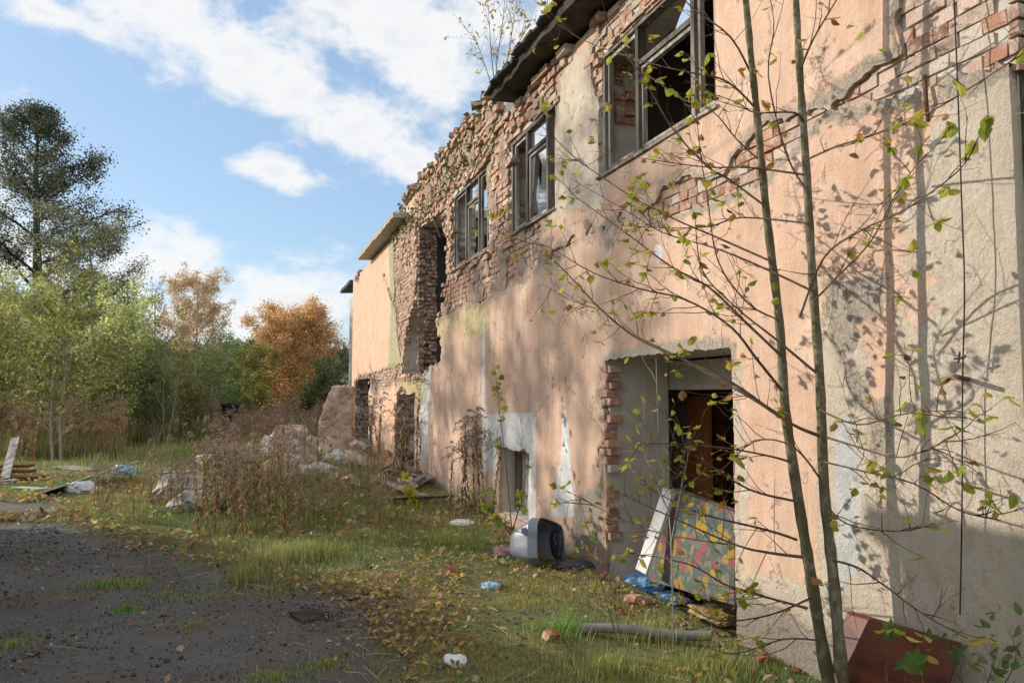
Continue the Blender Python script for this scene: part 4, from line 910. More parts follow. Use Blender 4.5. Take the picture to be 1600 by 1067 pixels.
tree_obj('orange_tree', 'round orange autumn tree beside the end of the building', 'tree', gp(455, 48), wd, lf, M['bark'])
wd, lf = make_tree(44, 3.0, .06, lambda t: 1.0, 12, 1.3, 55, .04, 6, 4, 10, .10, [(.16, .18, .07), (.12, .15, .06)], lo=.1, leafspread=.12, stems=2)
tree_obj('grey_bush', 'grey green bush behind the leaning masonry slab', 'bush', gp(492, 34), wd, lf, M['bark'])
wd, lf = make_tree(45, 3.4, .05, lambda t: 1.0, 12, 1.2, 50, .04, 6, 4, 9, .09, [(.3, .3, .06), (.2, .22, .06), (.35, .25, .08)], lo=.1, leafspread=.12, stems=2)
tree_obj('yellow_bush', 'yellowing bush between the dark green thicket and the orange tree', 'bush', gp(400, 34), wd, lf, M['bark'])
# far wood reading as one mass
mb = MB(); n = 26000; px = rng.uniform(-120, 420, n); Z_ = rng.uniform(66, 84, n); Xc = (px-800)/FPX*Z_; x = Xc*cos(YAW)+Z_*sin(YAW)-DW; y = -Xc*sin(YAW)+Z_*cos(YAW)
hm = 6.2+1.5*fbm(px*.02, px*0, 4)-1.8*np.clip((px-250)/200, 0, 1); pos = np.stack([x, y, hm*rng.random(n)**.7], 1)
mb.scatter(LEAF4, LEAF4F, pos, rrot(n)*rng.uniform(.3, .8, n)[:, None, None], np.array(DG)[rng.integers(0, 5, n)]*rng.uniform(.5, 1.0, (n, 1)))
tag(mb.build('far_wood', M['leaf']), 'distant dark green wood behind the thicket', 'wood', kind='stuff')
# hill
mb = MB(); nx_ = 120; xs_ = np.linspace(-700, 900, nx_); rows_ = [(560, 0), (600, 20), (660, 42), (760, 50), (900, 30), (1100, 0)]
Vh = []; 
for (yy, hh) in rows_: Vh.append(np.stack([xs_, np.full(nx_, yy), hh*(.85+.35*fbm(xs_*.006, xs_*0+yy*.01, 3))+(1.8*rng.random(nx_) if hh else -1)], 1))
idx = np.arange(nx_*len(rows_)).reshape(len(rows_), nx_)
mb.add(np.concatenate(Vh), np.stack([idx[:-1, :-1], idx[:-1, 1:], idx[1:, 1:], idx[1:, :-1]], -1).reshape(-1, 4)); tag(mb.build('hills', M['hill'], None, True), 'wooded hill on the horizon', 'hill', kind='structure')
# off-frame trees on the left whose shadows dapple the wall
wd, lf = make_tree(51, 13.5, .2, lambda t: 1.0-.3*abs(t-.8), 15, 2.3, 60, .03, 6, 4, 6, .16, DG, lo=.62, leafspread=.2)
t0 = tree_obj('yard_tree', 'leafy yard tree standing left of the view', 'tree', (-19, 22), wd, lf, M['bark'])
YT = [((-19, 23.4), .92, 'leafy yard tree nearest the garage'), ((-22.5, 29.2), .98, 'middle leafy yard tree left of the view'), ((-19.5, 29.6), .82, 'farthest leafy yard tree left of the view')]
for i, (p, s_, lab) in enumerate(YT):
    e = t0 if i == 0 else copy_tree(t0); e.location = (p[0], p[1], 0); e.rotation_euler[2] = i*1.7; e.scale = (s_,)*3; e['label'] = lab

wd, lf = make_tree(52, 2.5, .05, lambda t: 1.0-.4*t, 14, 1.1, 50, .04, 6, 4, 12, .09, DG, lo=.05, leafspread=.14, stems=4)  # out-of-view bushes added to shade the asphalt
h0 = tree_obj('shade_bush', 'unseen dense bush added for shade beside the garage', 'bush', (-7.6, 9), wd, lf, M['bark'])
for i, (p, lab) in enumerate((((-7.5, 9.2), 'unseen dense bush added for shade beside the garage door'), ((-8.3, 11.0), 'unseen dense bush added for shade second from the garage'), ((-9.3, 12.8), 'unseen dense bush added for shade third from the garage'), ((-10.8, 14.4), 'unseen dense bush added for shade farthest from the garage'))):
    e = h0 if i == 0 else copy_tree(h0); e.location = (p[0], p[1], 0); e.rotation_euler[2] = i*2.1; e['label'] = lab
# garage outside the left edge (its shadow lies on the yard and low on the wall)
ga = empty('garage', (-7.4, 5.4, 0), 'flat roofed rendered garage standing left of the view', 'garage')
gh = .98+7.5*tan(EL)
mb = MB(); mb.box((-7.55, 5.2, gh/2-.08), (3.5, 5.6, gh-.16)); kid(mb, 'wall', M['concrete'], ga)
mb = MB(); mb.box((-7.5, 5.2, gh-.07), (3.7, 5.8, .14)); kid(mb, 'roof', M['roof'], ga)
mb = MB(); mb.box((-7.5, 8.02, 1.1), (2.4, .06, 2.2)); kid(mb, 'door', M['oldwood'], ga)

# ------------------------------------------------------------------ foreground two-stemmed young tree
LT = MB(); TW = MB(); leafpos = []
fy = empty('young_tree', tuple(onx(1300, 1180, -.5)*np.array([1, 1, 0])), 'slender twin stemmed young tree with sparse yellow green leaves close to the wall', 'tree')
def pxpath(pts, x0, x1):
    n = len(pts); t = np.linspace(0, 1, n); return np.array([onx(p[0], p[1], x0+(x1-x0)*tt) for p, tt in zip(pts, t)])
def smooth_path(P, m=4):
    n = len(P); t = np.arange(n); tt = np.linspace(0, n-1, (n-1)*m+1); out = []
    for u in tt:
        i = min(int(u), n-2); f = u-i; p0 = P[max(i-1, 0)]; p1 = P[i]; p2 = P[i+1]; p3 = P[min(i+2, n-1)]
        out.append(.5*((2*p1)+(-p0+p2)*f+(2*p0-5*p1+4*p2-p3)*f*f+(-p0+3*p1-3*p2+p3)*f**3))
    return np.array(out)
def leaf_at(p, size, droop=None):
    leafpos.append((p, size))
T1 = smooth_path(pxpath([(1325, 1190), (1297, 1067), (1268, 900), (1247, 780), (1228, 640), (1217, 500), (1200, 350), (1186, 200), (1172, 60), (1162, -60), (1155, -200)], -.27, -.62)+np.random.default_rng(1).normal(0, .004, (11, 3)), 7)
T2 = smooth_path(pxpath([(1345, 1190), (1322, 1067), (1303, 900), (1289, 760), (1281, 600), (1270, 430), (1258, 250), (1249, 100), (1244, -40), (1240, -200)], -.31, -.49)+np.random.default_rng(2).normal(0, .004, (10, 3)), 7)
rT = lambda P, a, b_: np.linspace(a, b_, len(P))*(1+.07*np.sin(np.arange(len(P))*1.7)+np.random.default_rng(5).normal(0, .05, len(P)))
mb = MB(); mb.tube(T1, rT(T1, .034, .0135), 12); kid(mb, 'trunk', M['sapbark'], fy, True)
mb = MB(); mb.tube(T2, rT(T2, .032, .0145), 12); kid(mb, 'trunk', M['sapbark'], fy, True)
# branches traced: points, start plane, end plane, base radius
BR = [
 ([(1204, 408), (1112, 368), (1059, 349), (995, 311), (928, 270), (893, 244), (850, 200)], -.5, -1.25, .007),
 ([(1270, 455), (1184, 416), (1112, 389), (1036, 363), (975, 325), (888, 280)], -.45, -1.1, .007),
 ([(1225, 560), (1167, 503), (1106, 450), (1053, 416), (975, 366), (896, 308), (888, 290)], -.5, -1.25, .009),
 ([(1222, 610), (1181, 560), (1140, 511), (1068, 468), (1001, 450), (928, 427), (850, 384), (760, 350)], -.5, -1.7, .008),
 ([(1226, 655), (1200, 635), (1145, 598), (1068, 560), (995, 525), (937, 482), (899, 442), (850, 401), (800, 385)], -.5, -1.45, .011),
 ([(931, 482), (890, 468), (850, 445)], -1.05, -1.2, .004),
 ([(1199, 325), (1140, 282), (1105, 262), (1050, 200), (1010, 130), (960, 60), (940, 0)], -.5, -1.3, .007),
 ([(1255, 273), (1170, 263), (1097, 263), (1007, 250), (930, 235)], -.45, -.95, .007),
 ([(1262, 349), (1155, 340), (1106, 352), (1030, 358), (960, 352)], -.45, -.9, .006),
 ([(1276, 583), (1210, 525), (1150, 480), (1100, 420), (1085, 330)], -.47, -1.0, .008),
 ([(1281, 681), (1239, 658), (1170, 620), (1100, 583), (1038, 549), (985, 520)], -.48, -1.1, .010),
 ([(1236, 722), (1200, 714), (1133, 697), (1050, 694), (972, 695)], -.52, -1.0, .007),
 ([(1239, 782), (1170, 762), (1100, 720), (1060, 690), (1040, 640)], -.52, -1.0, .007),
 ([(1245, 843), (1200, 827), (1096, 805), (1040, 775), (1001, 753)], -.53, -1.0, .008),
 ([(1255, 870), (1200, 862), (1145, 850), (1038, 805), (956, 765)], -.54, -1.15, .009),
 ([(1137, 850), (1030, 834), (960, 805), (906, 776)], -.7, -1.1, .005),
 ([(1262, 950), (1200, 932), (1133, 912), (1071, 883), (964, 862), (900, 850)], -.54, -1.1, .007),
 ([(1250, 495), (1287, 403), (1344, 361), (1419, 328), (1494, 272), (1531, 225)], -.5, -.7, .006),
 ([(1260, 250), (1310, 228), (1362, 211), (1456, 173), (1569, 103), (1620, 70)], -.46, -.75, .006),
 ([(1100, 145), (1150, 160), (1180, 173), (1240, 178), (1256, 190)][::-1], -.46, -.8, .007),
 ([(1189, 253), (1150, 215), (1114, 178), (1060, 150), (1000, 110)], -.5, -.9, .005),
 ([(1180, 130), (1140, 60), (1080, 10), (1040, -40)], -.5, -1.0, .007),
 ([(1250, 110), (1270, 60), (1310, 0), (1340, -60)], -.45, -.6, .007),
 ([(1262, 300), (1230, 240), (1200, 120), (1210, 30), (1190, -50)], -.46, -.6, .006),
 ([(1302, 875), (1340, 885), (1377, 907), (1440, 960), (1510, 1002)], -.5, -.65, .006),
 ([(1285, 681), (1330, 700), (1400, 712), (1450, 700), (1500, 680)], -.48, -.7, .006),
 ([(1282, 720), (1350, 735), (1424, 756), (1500, 800), (1560, 815)], -.48, -.6, .005),
 ([(1280, 640), (1340, 665), (1400, 650), (1470, 640), (1530, 660)], -.48, -.75, .005),
 ([(1272, 470), (1310, 430), (1360, 380), (1400, 300), (1440, 250)], -.46, -.6, .005),
 ([(1292, 790), (1330, 820), (1400, 830), (1460, 815)], -.48, -.65, .004),
 ([(1190, 180), (1140, 130), (1080, 115), (1010, 95), (905, 60), (860, 20), (830, -20)], -.5, -1.5, .006),
 ([(1217, 500), (1170, 470), (1120, 410), (1105, 300), (1100, 250), (1085, 150)], -.5, -.9, .006),
 ([(1290, 760), (1240, 700), (1180, 690), (1120, 740), (1060, 760)], -.48, -.9, .006),
 ([(1275, 930), (1200, 960), (1120, 970), (1060, 940), (1000, 930)], -.52, -.95, .006),
 ([(1280, 1000), (1220, 1000), (1150, 1020), (1100, 1010)], -.52, -.9, .005),
]
r = np.random.default_rng(99)
for (pts, x0, x1, r0) in BR:
    P = smooth_path(pxpath(pts, x0, x1)+np.concatenate([np.zeros((1, 3)), r.normal(0, .006, (len(pts)-1, 3))]), 4)
    TW.tube(P, np.linspace(r0, .0018, len(P)), 6, (1, .95, .9)); Ltot = np.linalg.norm(np.diff(P, axis=0), axis=1).sum()
    for k in range(int(9*Ltot)+2):
        q = r.uniform(.12, .98); p, d = interp(P, q); d2 = nrm(d*.7+r.normal(0, .5, 3)*np.array([.5, 1, 1])+np.array([0, 0, .1])); L = r.uniform(.08, .42)*(1.1-.5*q)
        B = wander(p, d2, L, 5, .16, .03, r); TW.tube(B, np.linspace(.0026, .0009, 6), 4, (.9, .7, .6), False)
        for m_ in range(r.integers(0, 3)):
            p3, d3 = interp(B, r.uniform(.3, 1)); B3 = wander(p3, nrm(d3+r.normal(0, .6, 3)), r.uniform(.04, .16), 3, .15, 0, r); TW.tube(B3, np.linspace(.0014, .0007, 4), 3, (.9, .7, .6), False)
            if r.random() < .5:
                for _ in range(r.integers(1, 3)): leaf_at(B3[-1], r.uniform(.034, .062))
        if r.random() < .6:
            for _ in range(r.integers(1, 4)): leaf_at(B[-1], r.uniform(.036, .07))
        if r.random() < .25: leaf_at(interp(B, .6)[0], r.uniform(.025, .05))
# larger leaves on the tips that reach towards the camera
for (px, py, x, s_) in ((1208, 8, -1.0, .06), (1335, 42, -.7, .07), (1345, 50, -.7, .06), (1248, 75, -.8, .05), (1372, 78, -.7, .04), (862, 8, -1.7, .06), (940, 72, -1.4, .06), (1520, 218, -.7, .06), (1495, 235, -.7, .05)): leaf_at(onx(px, py, x), s_)
# far reaching twig with big leaves in front of the middle windows
P = smooth_path(np.array([onx(850, 384, -1.55), onx(800, 372, -1.7), onx(750, 345, -1.85), onx(700, 330, -1.95), onx(640, 345, -2.05)]), 4); TW.tube(P[:9], np.linspace(.003, .001, 9), 5, (.9, .7, .6))
for (px, py) in ((735, 325), (760, 323), (790, 330), (810, 340), (783, 365), (725, 362), (745, 360), (800, 345), (850, 345), (872, 352)): leaf_at(onx(px, py, -1.75), r.uniform(.038, .055))
kid(TW, 'branch', M['twig'], fy)
YL = np.array([[.40, .46, .06], [.52, .52, .08], [.28, .38, .06], [.60, .48, .08], [.44, .27, .06], [.26, .16, .06]])
P = np.array([q[0] for q in leafpos]); sz = np.array([q[1] for q in leafpos]); n = len(P)
a = r.random(n)*2*pi; dr = r.normal(-.35, .5, n); X_ = np.stack([-np.sin(a), np.cos(a), r.normal(0, .3, n)], 1); Yv = np.stack([np.cos(a)*np.cos(dr), np.sin(a)*np.cos(dr), np.sin(dr)], 1); Zv = np.cross(X_, Yv)
A_ = np.stack([X_*1.35, Yv, Zv], -1)*sz[:, None, None]
LT.scatter(OVV, OVF, P, A_, YL[r.choice(6, n, p=[.27, .25, .16, .14, .12, .06])]*r.uniform(.75, 1.2, (n, 1)))
kid(LT, 'foliage', M['leaf'], fy)

# sapling growing on the roof edge
def px_tree(name, label, cat, base, stems, r0, leaves, lsize, cols, x, m=None, lob=False, twn=14, twl=.25, lm='leaf'):
    e = empty(name, tuple(base), label, cat); wd = MB(); lf = MB(); tips = []
    for st in stems:
        P = smooth_path(np.array([onx(p[0], p[1], x if len(p) < 3 else p[2]) for p in st]), 4); wd.tube(P, np.linspace(r0, r0*.3, len(P)), 5, (1, 1, 1))
        L = np.linalg.norm(np.diff(P, axis=0), axis=1).sum()
        for k in range(twn):
            q = r.uniform(.25, 1); p, d = interp(P, q); B = wander(p, nrm(d+r.normal(0, .6, 3)), twl*r.uniform(.4, 1.2), 4, .15, .08, r); wd.tube(B, np.linspace(r0*.35, r0*.12, 5), 3, (1, .9, .8), False); tips.append(B)
    n = leaves; T_ = np.array(tips); i = r.integers(0, len(T_), n); j = r.integers(1, 5, n); pos = T_[i, j]+r.normal(0, .012, (n, 3)); s_ = lsize*r.uniform(.6, 1.3, n)
    c = np.array(cols)[r.integers(0, len(cols), n)]*r.uniform(.75, 1.25, (n, 1)); Rm = rrot(n, .5 if lob else 0)*s_[:, None, None]
    if lob: lf.scatter(LOBV*1.6, LOBF, pos, Rm, c)
    else: lf.scatter(OVV, OVF, pos, Rm, c)
    kid(wd, 'trunk', m or M['twig'], e); kid(lf, 'foliage', M[lm], e); return e
b0 = onx(778, 140, -.1)
px_tree('roof_sapling', 'small yellow leaved birch sapling growing from the roof edge against the sky', 'sapling', b0, [[(776, 150), (776, 100), (785, 40), (790, -20)], [(778, 150), (790, 110), (800, 50), (810, -10)], [(774, 150), (762, 115), (750, 80), (742, 60)], [(778, 150), (795, 100), (815, 60), (832, 30)], [(775, 145), (768, 90), (765, 40), (762, 5)]], .008, 260, .055, [(.55, .45, .14), (.6, .42, .16), (.45, .4, .14)], -.1, twn=16, twl=.45)
# maple sapling by the small window
px_tree('maple_sapling', 'young green maple sapling in front of the small low window', 'sapling', ong(790, 825), [[(800, 830, -.6), (792, 740, -.62), (785, 680, -.6), (778, 620, -.6), (776, 598, -.6)], [(800, 830, -.6), (770, 800, -.75), (748, 770, -.8)], [(800, 830, -.6), (815, 780, -.6), (822, 740, -.6)], [(798, 835, -.6), (780, 810, -.9), (770, 800, -1.)]], .007, 90, .068, [(.16, .26, .04), (.22, .30, .05), (.32, .32, .06), (.42, .36, .05)], -.6, lob=True, twn=10, twl=.2)
# thin bare saplings near the doorway
px_tree('bare_sapling', 'thin pale bare sapling standing left of the floral panel', 'sapling', ong(1052, 1010), [[(1052, 1010, -.9), (1050, 900, -.9), (1045, 800, -.9), (1030, 690, -.9), (1025, 560, -.9)], [(1045, 800, -.9), (1020, 740, -.95), (1005, 640, -1.0)], [(1048, 850, -.9), (1065, 760, -.85), (1080, 690, -.8)]], .0045, 26, .05, [(.36, .38, .08), (.42, .34, .06)], -.9, m=M['oldwood'], twn=12, twl=.3)
px_tree('twiggy_sapling', 'two thin grassy stalks rising beside the blue bag in the grass', 'sapling', ong(950, 1000), [[(968, 1010, -1.2), (945, 930, -1.2), (925, 850, -1.2), (905, 780, -1.2)], [(970, 1010, -1.1), (955, 920, -1.1), (930, 850, -1.1)]], .004, 30, .05, [(.25, .3, .06), (.3, .2, .07)], -1.2, twn=8, twl=.2)
# big maple leaves low right
for (px, py, s_, lab) in ((1425, 1040, .09, 'large green maple seedling in front of the red wooden panel'), (1385, 990, .06, 'smaller yellow green maple seedling before the red wooden panel'),):
    e = empty('maple_seedling', tuple(onx(px, py+90, -.55)), lab, 'seedling'); mb = MB(); c0 = onx(px, py, -.55); st = MB()
    for k in range(4):
        p = c0+r.normal(0, s_*.45, 3)*np.array([.5, 1, .8]); R_ = rot(radians(60)+r.normal(0, .3), r.normal(0, .3), r.uniform(-2.6, -.8))*s_*r.uniform(.7, 1.15)
        mb.scatter(LOBV*1.7, LOBF, p[None], R_[None], np.array([[.10, .17, .03]] if k % 2 else [[.19, .24, .045]])); st.tube(np.array([onx(px, py+110, -.55), (p+onx(px, py+110, -.55))/2+np.array([0, .01, 0]), p]), [.003, .002, .0015], 4)
    kid(mb, 'foliage', M['leaf'], e); kid(st, 'stem', M['twig'], e)
px_tree('ground_bush', 'small leafy weeds in the bottom right corner by the wall', 'weed', ong(1560, 1120), [[(1530, 1110, -.3), (1545, 1060, -.3), (1560, 1010, -.3)], [(1540, 1110, -.3), (1580, 1050, -.3), (1590, 1000, -.3)], [(1520, 1110, -.3), (1500, 1060, -.3), (1480, 1030, -.3)]], .003, 60, .05, [(.12, .18, .05), (.2, .22, .08)], -.3, twn=9, twl=.2)
px_tree('yellow_seedling', 'yellow leaved seedling on the rubble in front of the far doorway', 'seedling', ong(637, 790), [[(640, 790, -.9), (636, 765, -.9), (630, 745, -.9)], [(640, 790, -.9), (650, 775, -.9)]], .004, 30, .12, [(.45, .42, .05), (.5, .4, .04)], -.9, lob=True, twn=5, twl=.15)

# ------------------------------------------------------------------ objects lying about
def crumple(name, m, c, size, label, cat, seed=0, flat=.6, group=None, am=.45):
    r_ = np.random.default_rng(seed); nu, nv = 30, 16; V = []
    for j in range(nv+1):
        for i in range(nu):
            u = i/nu*2*pi; v = j/nv*pi; V.append((sin(v)*cos(u), sin(v)*sin(u), cos(v)))
    V = np.array(V); o1 = r_.uniform(0, 50, 3)
    d = 1+am*fbm(V[:, 0]*1.6+o1[0]+V[:, 2]*1.3, V[:, 1]*1.6+o1[1]-V[:, 2], 4)+am*.8*np.abs(fbm(V[:, 0]*3+o1[2], V[:, 1]*3+V[:, 2]*3, 3))
    V = V*d[:, None]*np.asarray(size)/2; V[:, 2] = np.maximum(V[:, 2], -size[2]*.32)
    idx = np.arange((nv+1)*nu).reshape(nv+1, nu); f = np.stack([idx[:-1], np.roll(idx, -1, 1)[:-1], np.roll(idx, -1, 1)[1:], idx[1:]], -1).reshape(-1, 4)[:, ::-1]
    mb = MB(); c = np.array(c, float); c[2] = float(gz(c[0], c[1]))+size[2]*.3; mb.add(V+c, f)
    return tag(mb.build(name, m, None, False, loc=c), label, cat, group)
g = lambda px, py: ong(px, py)
crumple('blue_bag', M['bluebag'], g(1003, 900), (.36, .36, .17), 'crumpled light blue plastic bag at the foot of the white plank', 'plastic bag', 3)
crumple('blue_tarp', M['bluebag'], g(1040, 908)+np.array([.02, -.02, 0]), (.3, .36, .08), 'dark blue plastic sheet crumpled right of the blue bag', 'plastic sheet', 4)
crumple('blue_scrap', M['bluebag'], g(768, 917), (.14, .2, .05), 'small blue plastic scrap lying in the open grass', 'scrap', 5)
crumple('white_scrap', M['whitebag'], g(710, 1035), (.13, .13, .06), 'torn white plastic film lying at the edge of the asphalt', 'scrap', 6)
crumple('pink_rag', M['pinkcloth'], g(790, 868), (.22, .2, .12), 'dirty pink rag beside the broken plastic casing', 'rag', 7)
crumple('foam_pad', M['yellowfoam'], g(1115, 935), (.35, .45, .09), 'dirty yellow foam lying below the floral panel', 'foam')
crumple('white_cloth', M['cloth'], g(310, 800), (.75, .45, .3), 'crumpled off white cloth folded in the grass left of the weed clump', 'cloth', 9)
crumple('cloth_heap', M['cloth'], g(285, 782), (.7, .5, .42), 'pale grey cloth heap behind the folded off white cloth', 'cloth', 10)
crumple('plastic_heap', M['whitebag'], g(130, 768), (.5, .4, .22), 'white plastic film bunched on the white panel', 'plastic film', 11)
crumple('grey_bag', M['whitebag'], g(440, 735), (.8, .8, .5), 'white plastic sack on the left flank of the rubble pile', 'sack', 12)
crumple('blue_white_bag', M['whitebag'], g(455, 752), (.5, .5, .35), 'pale plastic bag low in the weeds under the rubble', 'bag', 13)
crumple('grey_rag', M['cloth'], g(490, 760), (.8, .6, .3), 'grey rag hanging among the weeds right of the pale bag', 'rag', 14)
crumple('white_lump', M['whitebag'], g(530, 745), (.6, .5, .35), 'white lump of film just before the leaning slab', 'plastic film', 15)
crumple('white_plate', M['whiteboard'], g(722, 817), (.3, .42, .05), 'flat broken white plaster piece left of the maple sapling', 'plaster piece', 16, am=.2)
crumple('blue_bundle', M['bluebag'], g(192, 742), (.5, .35, .22), 'blue plastic bundle at the upper end of the white panel', 'bundle', 17)
def brickpiece(px, py, s_, lab, ang):
    mb = MB(); p = g(px, py); mb.box((p[0], p[1], float(gz(p[0], p[1]))+s_*.3), (s_*1.4, s_, s_*.7), rot(.2, .15, ang), (.42, .15, .08), jit=.008); tag(mb.build('brick_fragment', M['brick']), lab, 'brick fragment')
brickpiece(862, 998, .085, 'broken red brick half lying in the near grass', .5); brickpiece(703, 897, .10, 'rusty brown brick lump in the grass left of the blue scrap', 1.2); brickpiece(990, 938, .09, 'brick piece in the grass below the blue bag', 2)
def plank(name, m, a, b_, w_, t_, label, cat, roll=0, group=None, col=(1, 1, 1)):
    a = np.array(a, float); b_ = np.array(b_, float); d = nrm(b_-a); sd_ = nrm(np.cross(d, (0, 0, 1))); up = np.cross(sd_, d); c_, s_ = cos(roll), sin(roll); s2 = sd_*c_+up*s_; u2 = -sd_*s_+up*c_
    R_ = np.stack([d, s2, u2], 1); mb = MB(); mb.box((a+b_)/2, (np.linalg.norm(b_-a), w_, t_), R_, col, jit=.002); o = mb.build(name, m, None, False, loc=(a+b_)/2)
    md_ = o.modifiers.new('bevel', 'BEVEL'); md_.width = min(t_, w_)*.12; md_.segments = 2
    return tag(o, label, cat, group)
plank('white_plank', M['whiteboard'], onx(1003, 893, -.12), onx(1046, 765, .12), .035, .13, 'white plank leaning against the left edge of the floral panel', 'plank', roll=1.2)
plank('fallen_board', M['whiteboard'], g(58, 775)+np.array([0, 0, .02]), g(195, 748)+np.array([0, 0, .25]), .55, .02, 'long white panel lying in the grass at left', 'panel', roll=.35)
plank('upright_board', M['oldwood'], g(8, 752)+np.array([0, 0, .05]), g(22, 738)+np.array([0, 0, .72]), .16, .025, 'weathered board leaning upright on the plank stack', 'board', roll=.3)
for i, (px, py, dz, L, lab) in enumerate(((-6, 745, .22, 1.3, 'topmost brown plank of the stack at the left edge'), (0, 747, .14, 1.2, 'middle brown plank of the stack at the left edge'), (4, 750, .06, 1.4, 'lowest brown plank of the stack at the left edge'))):
    p = g(px, py); plank('wood_plank', M['brownwood'], p+np.array([-L/2, .1*i, dz]), p+np.array([L/2, -.25, dz]), .3, .05, lab, 'plank', group='planks stacked at the left edge')
plank('grey_board', M['oldwood'], g(-15, 758)+np.array([0, 0, .05]), g(25, 755)+np.array([0, 0, .06]), .2, .03, 'pale grey board in front of the plank stack', 'board')
plank('flat_board', M['whiteboard'], g(25, 763)+np.array([0, 0, .02]), g(70, 766)+np.array([0, 0, .03]), .2, .02, 'thin pale board lying left of the white panel', 'board')
plank('far_board', M['concrete'], g(95, 731)+np.array([0, 0, .03]), g(145, 737)+np.array([0, 0, .04]), .4, .03, 'grey slab lying in the grass behind the white panel', 'board')
plank('low_board', M['oldwood'], g(255, 752)+np.array([0, 0, .12]), g(300, 752)+np.array([0, 0, .14]), .35, .12, 'grey timber block behind the pale cloth heap', 'timber')
plank('grey_pipe', M['pipe'], g(910, 985)+np.array([0, 0, .04]), g(1110, 1000)+np.array([0, 0, .05]), .01, .01, 'x', 'pipe')
bpy.data.objects.remove(bpy.data.objects['grey_pipe'])
mb = MB(); a = g(908, 988)+np.array([0, 0, .03]); b_ = g(1112, 1004)+np.array([0, 0, .05]); tt = np.linspace(0, 1, 8)[:, None]; PP = a*(1-tt)+b_*tt; PP[:, 2] += .012*np.sin(tt[:, 0]*6)
mb.tube(PP, .032, 16); tag(mb.build('grey_pipe', M['pipe'], None, True), 'long grey pipe lying in the grass before the doorway', 'pipe')
mb = MB(); p = g(487, 957); mb.box((p[0], p[1], float(gz(p[0], p[1]))+.012), (.25, .24, .010), rot(.03, .02, .4), (1, 1, 1), jit=.012); tag(mb.build('grey_tile', M['slab']), 'flat grey sheet fragment lying on the asphalt edge', 'sheet fragment')
# boards in the rubble at the building foot
for i, (a, b_, m_, lab) in enumerate((((625, 778), (672, 762), 'oldwood', 'grey plank on the rubble below the far doorway'), ((612, 768), (668, 750), 'darkplastic', 'dark timber propped on the rubble by the far doorway'), ((585, 765), (660, 790), 'oldwood', 'pale plank crossing the rubble nearest the camera'), ((590, 790), (700, 785), 'oldwood', 'long thin grey batten lying in the grass before the rubble'), ((600, 748), (625, 745), 'whiteboard', 'short white board beside the far doorway'), ((655, 770), (675, 745), 'oldwood', 'short grey plank leaning on the wall foot'))):
    plank('rubble_plank', M[m_], g(*a)+np.array([0, 0, .10+.05*(i % 3)]), g(*b_)+np.array([0, 0, .22-.04*i]), .16, .03, lab, 'plank', roll=.3*(i-2))
# leaning masonry slab
def solid(name, pts_front, off, m, label, cat, seed=1, nd=.04):
    P = np.array(pts_front); q = P+np.asarray(off); mb = MB(); n = len(P); mb.add(np.concatenate([P, q]), [np.arange(n)[::-1], np.arange(n)+n]+[np.array([i, (i+1) % n, n+(i+1) % n, n+i]) for i in range(n)], (1, .82, .62))
    o = mb.build(name, m); md_ = o.modifiers.new('remesh', 'REMESH'); md_.mode = 'VOXEL'; md_.voxel_size = .035
    tx = bpy.data.textures.new('rough', 'CLOUDS'); tx.noise_scale = .35; tx.noise_depth = 5; dp = o.modifiers.new('displace', 'DISPLACE'); dp.texture = tx; dp.strength = nd*2; dp.texture_coords = 'GLOBAL'
    return tag(o, label, cat)
# slab drawn on a vertical plane at X=-1.2 receding along Y
q = lambda px, py, Z: C0+ray(px, py)*(Z/1.0)
M['slabbrick'] = simple('broken_masonry', (.28, .15, .10), (.70, .56, .44), 4.5, bs=1, bd=.06)
solid('masonry_slab', [q(490, 702, 17.0), q(503, 640, 17.2), q(519, 603, 17.4), q(552, 604, 17.4), q(548, 700, 17.0)], (.1, .45, 0), M['slabbrick'], 'tall broken masonry slab leaning upright beside the building end', 'masonry slab', nd=.1)
# rubble chunks
cm = []
for i in range(5):
    mb = MB(); mb.box((0, 0, 0), (1, .75, .55), None, [(1, 1, 1), (.85, .55, .42), (1, .9, .8), (.7, .62, .55), (1, .82, .66)][i], jit=.10); o = mb.build('masonry_chunk', M['rubble']); cm.append(o.data); bpy.data.objects.remove(o)
crs = [(.9, .85, .8), (.8, .55, .42)]
for i in range(95):
    a = rng.normal(0, 1, 2); x = -1.9+a[0]*1.0; y = 17.3+a[1]*2.2
    if x > -.15: x = -.2-rng.random()*.5
    if i > 70: x = rng.uniform(-1.8, -.3); y = rng.uniform(12.8, 15)
    s_ = rng.uniform(.12, .42) if i < 70 else rng.uniform(.08, .22)
    o = bpy.data.objects.new('masonry_chunk', cm[i % 5]); COL.objects.link(o); o.location = (x, y, float(gz(x, y))+s_*.2+.15*rng.random()*(i < 60)); o.rotation_euler = tuple(rng.uniform(0, 6, 3)); o.scale = (s_, s_, s_)
    tag(o, 'pale broken masonry chunk lying on the rubble pile beside the building', 'masonry chunk', 'masonry chunks on the rubble pile')
for (px, py, sx_, lab) in ((455, 722, (.9, .7, 1.0), 'big pale jagged masonry block at the left of the rubble pile'), (560, 725, (1.2, .8, .5), 'broad peach plastered block right below the leaning slab'), (592, 742, (.9, .6, .35), 'flat pale block before the doorway wall')):
    p = g(px, py+20); mb = MB(); mb.box((0, 0, 0), np.array(sx_)*.72, None, (1, .93, .85), jit=.09); o = mb.build('masonry_block', M['rubble']); o.location = (p[0], p[1]+1.5, sx_[2]*.45+.15); o.rotation_euler = (.4, .3, .6); tag(o, lab, 'masonry block')
    md_ = o.modifiers.new('bevel', 'BEVEL'); md_.width = .02; md_.segments = 1
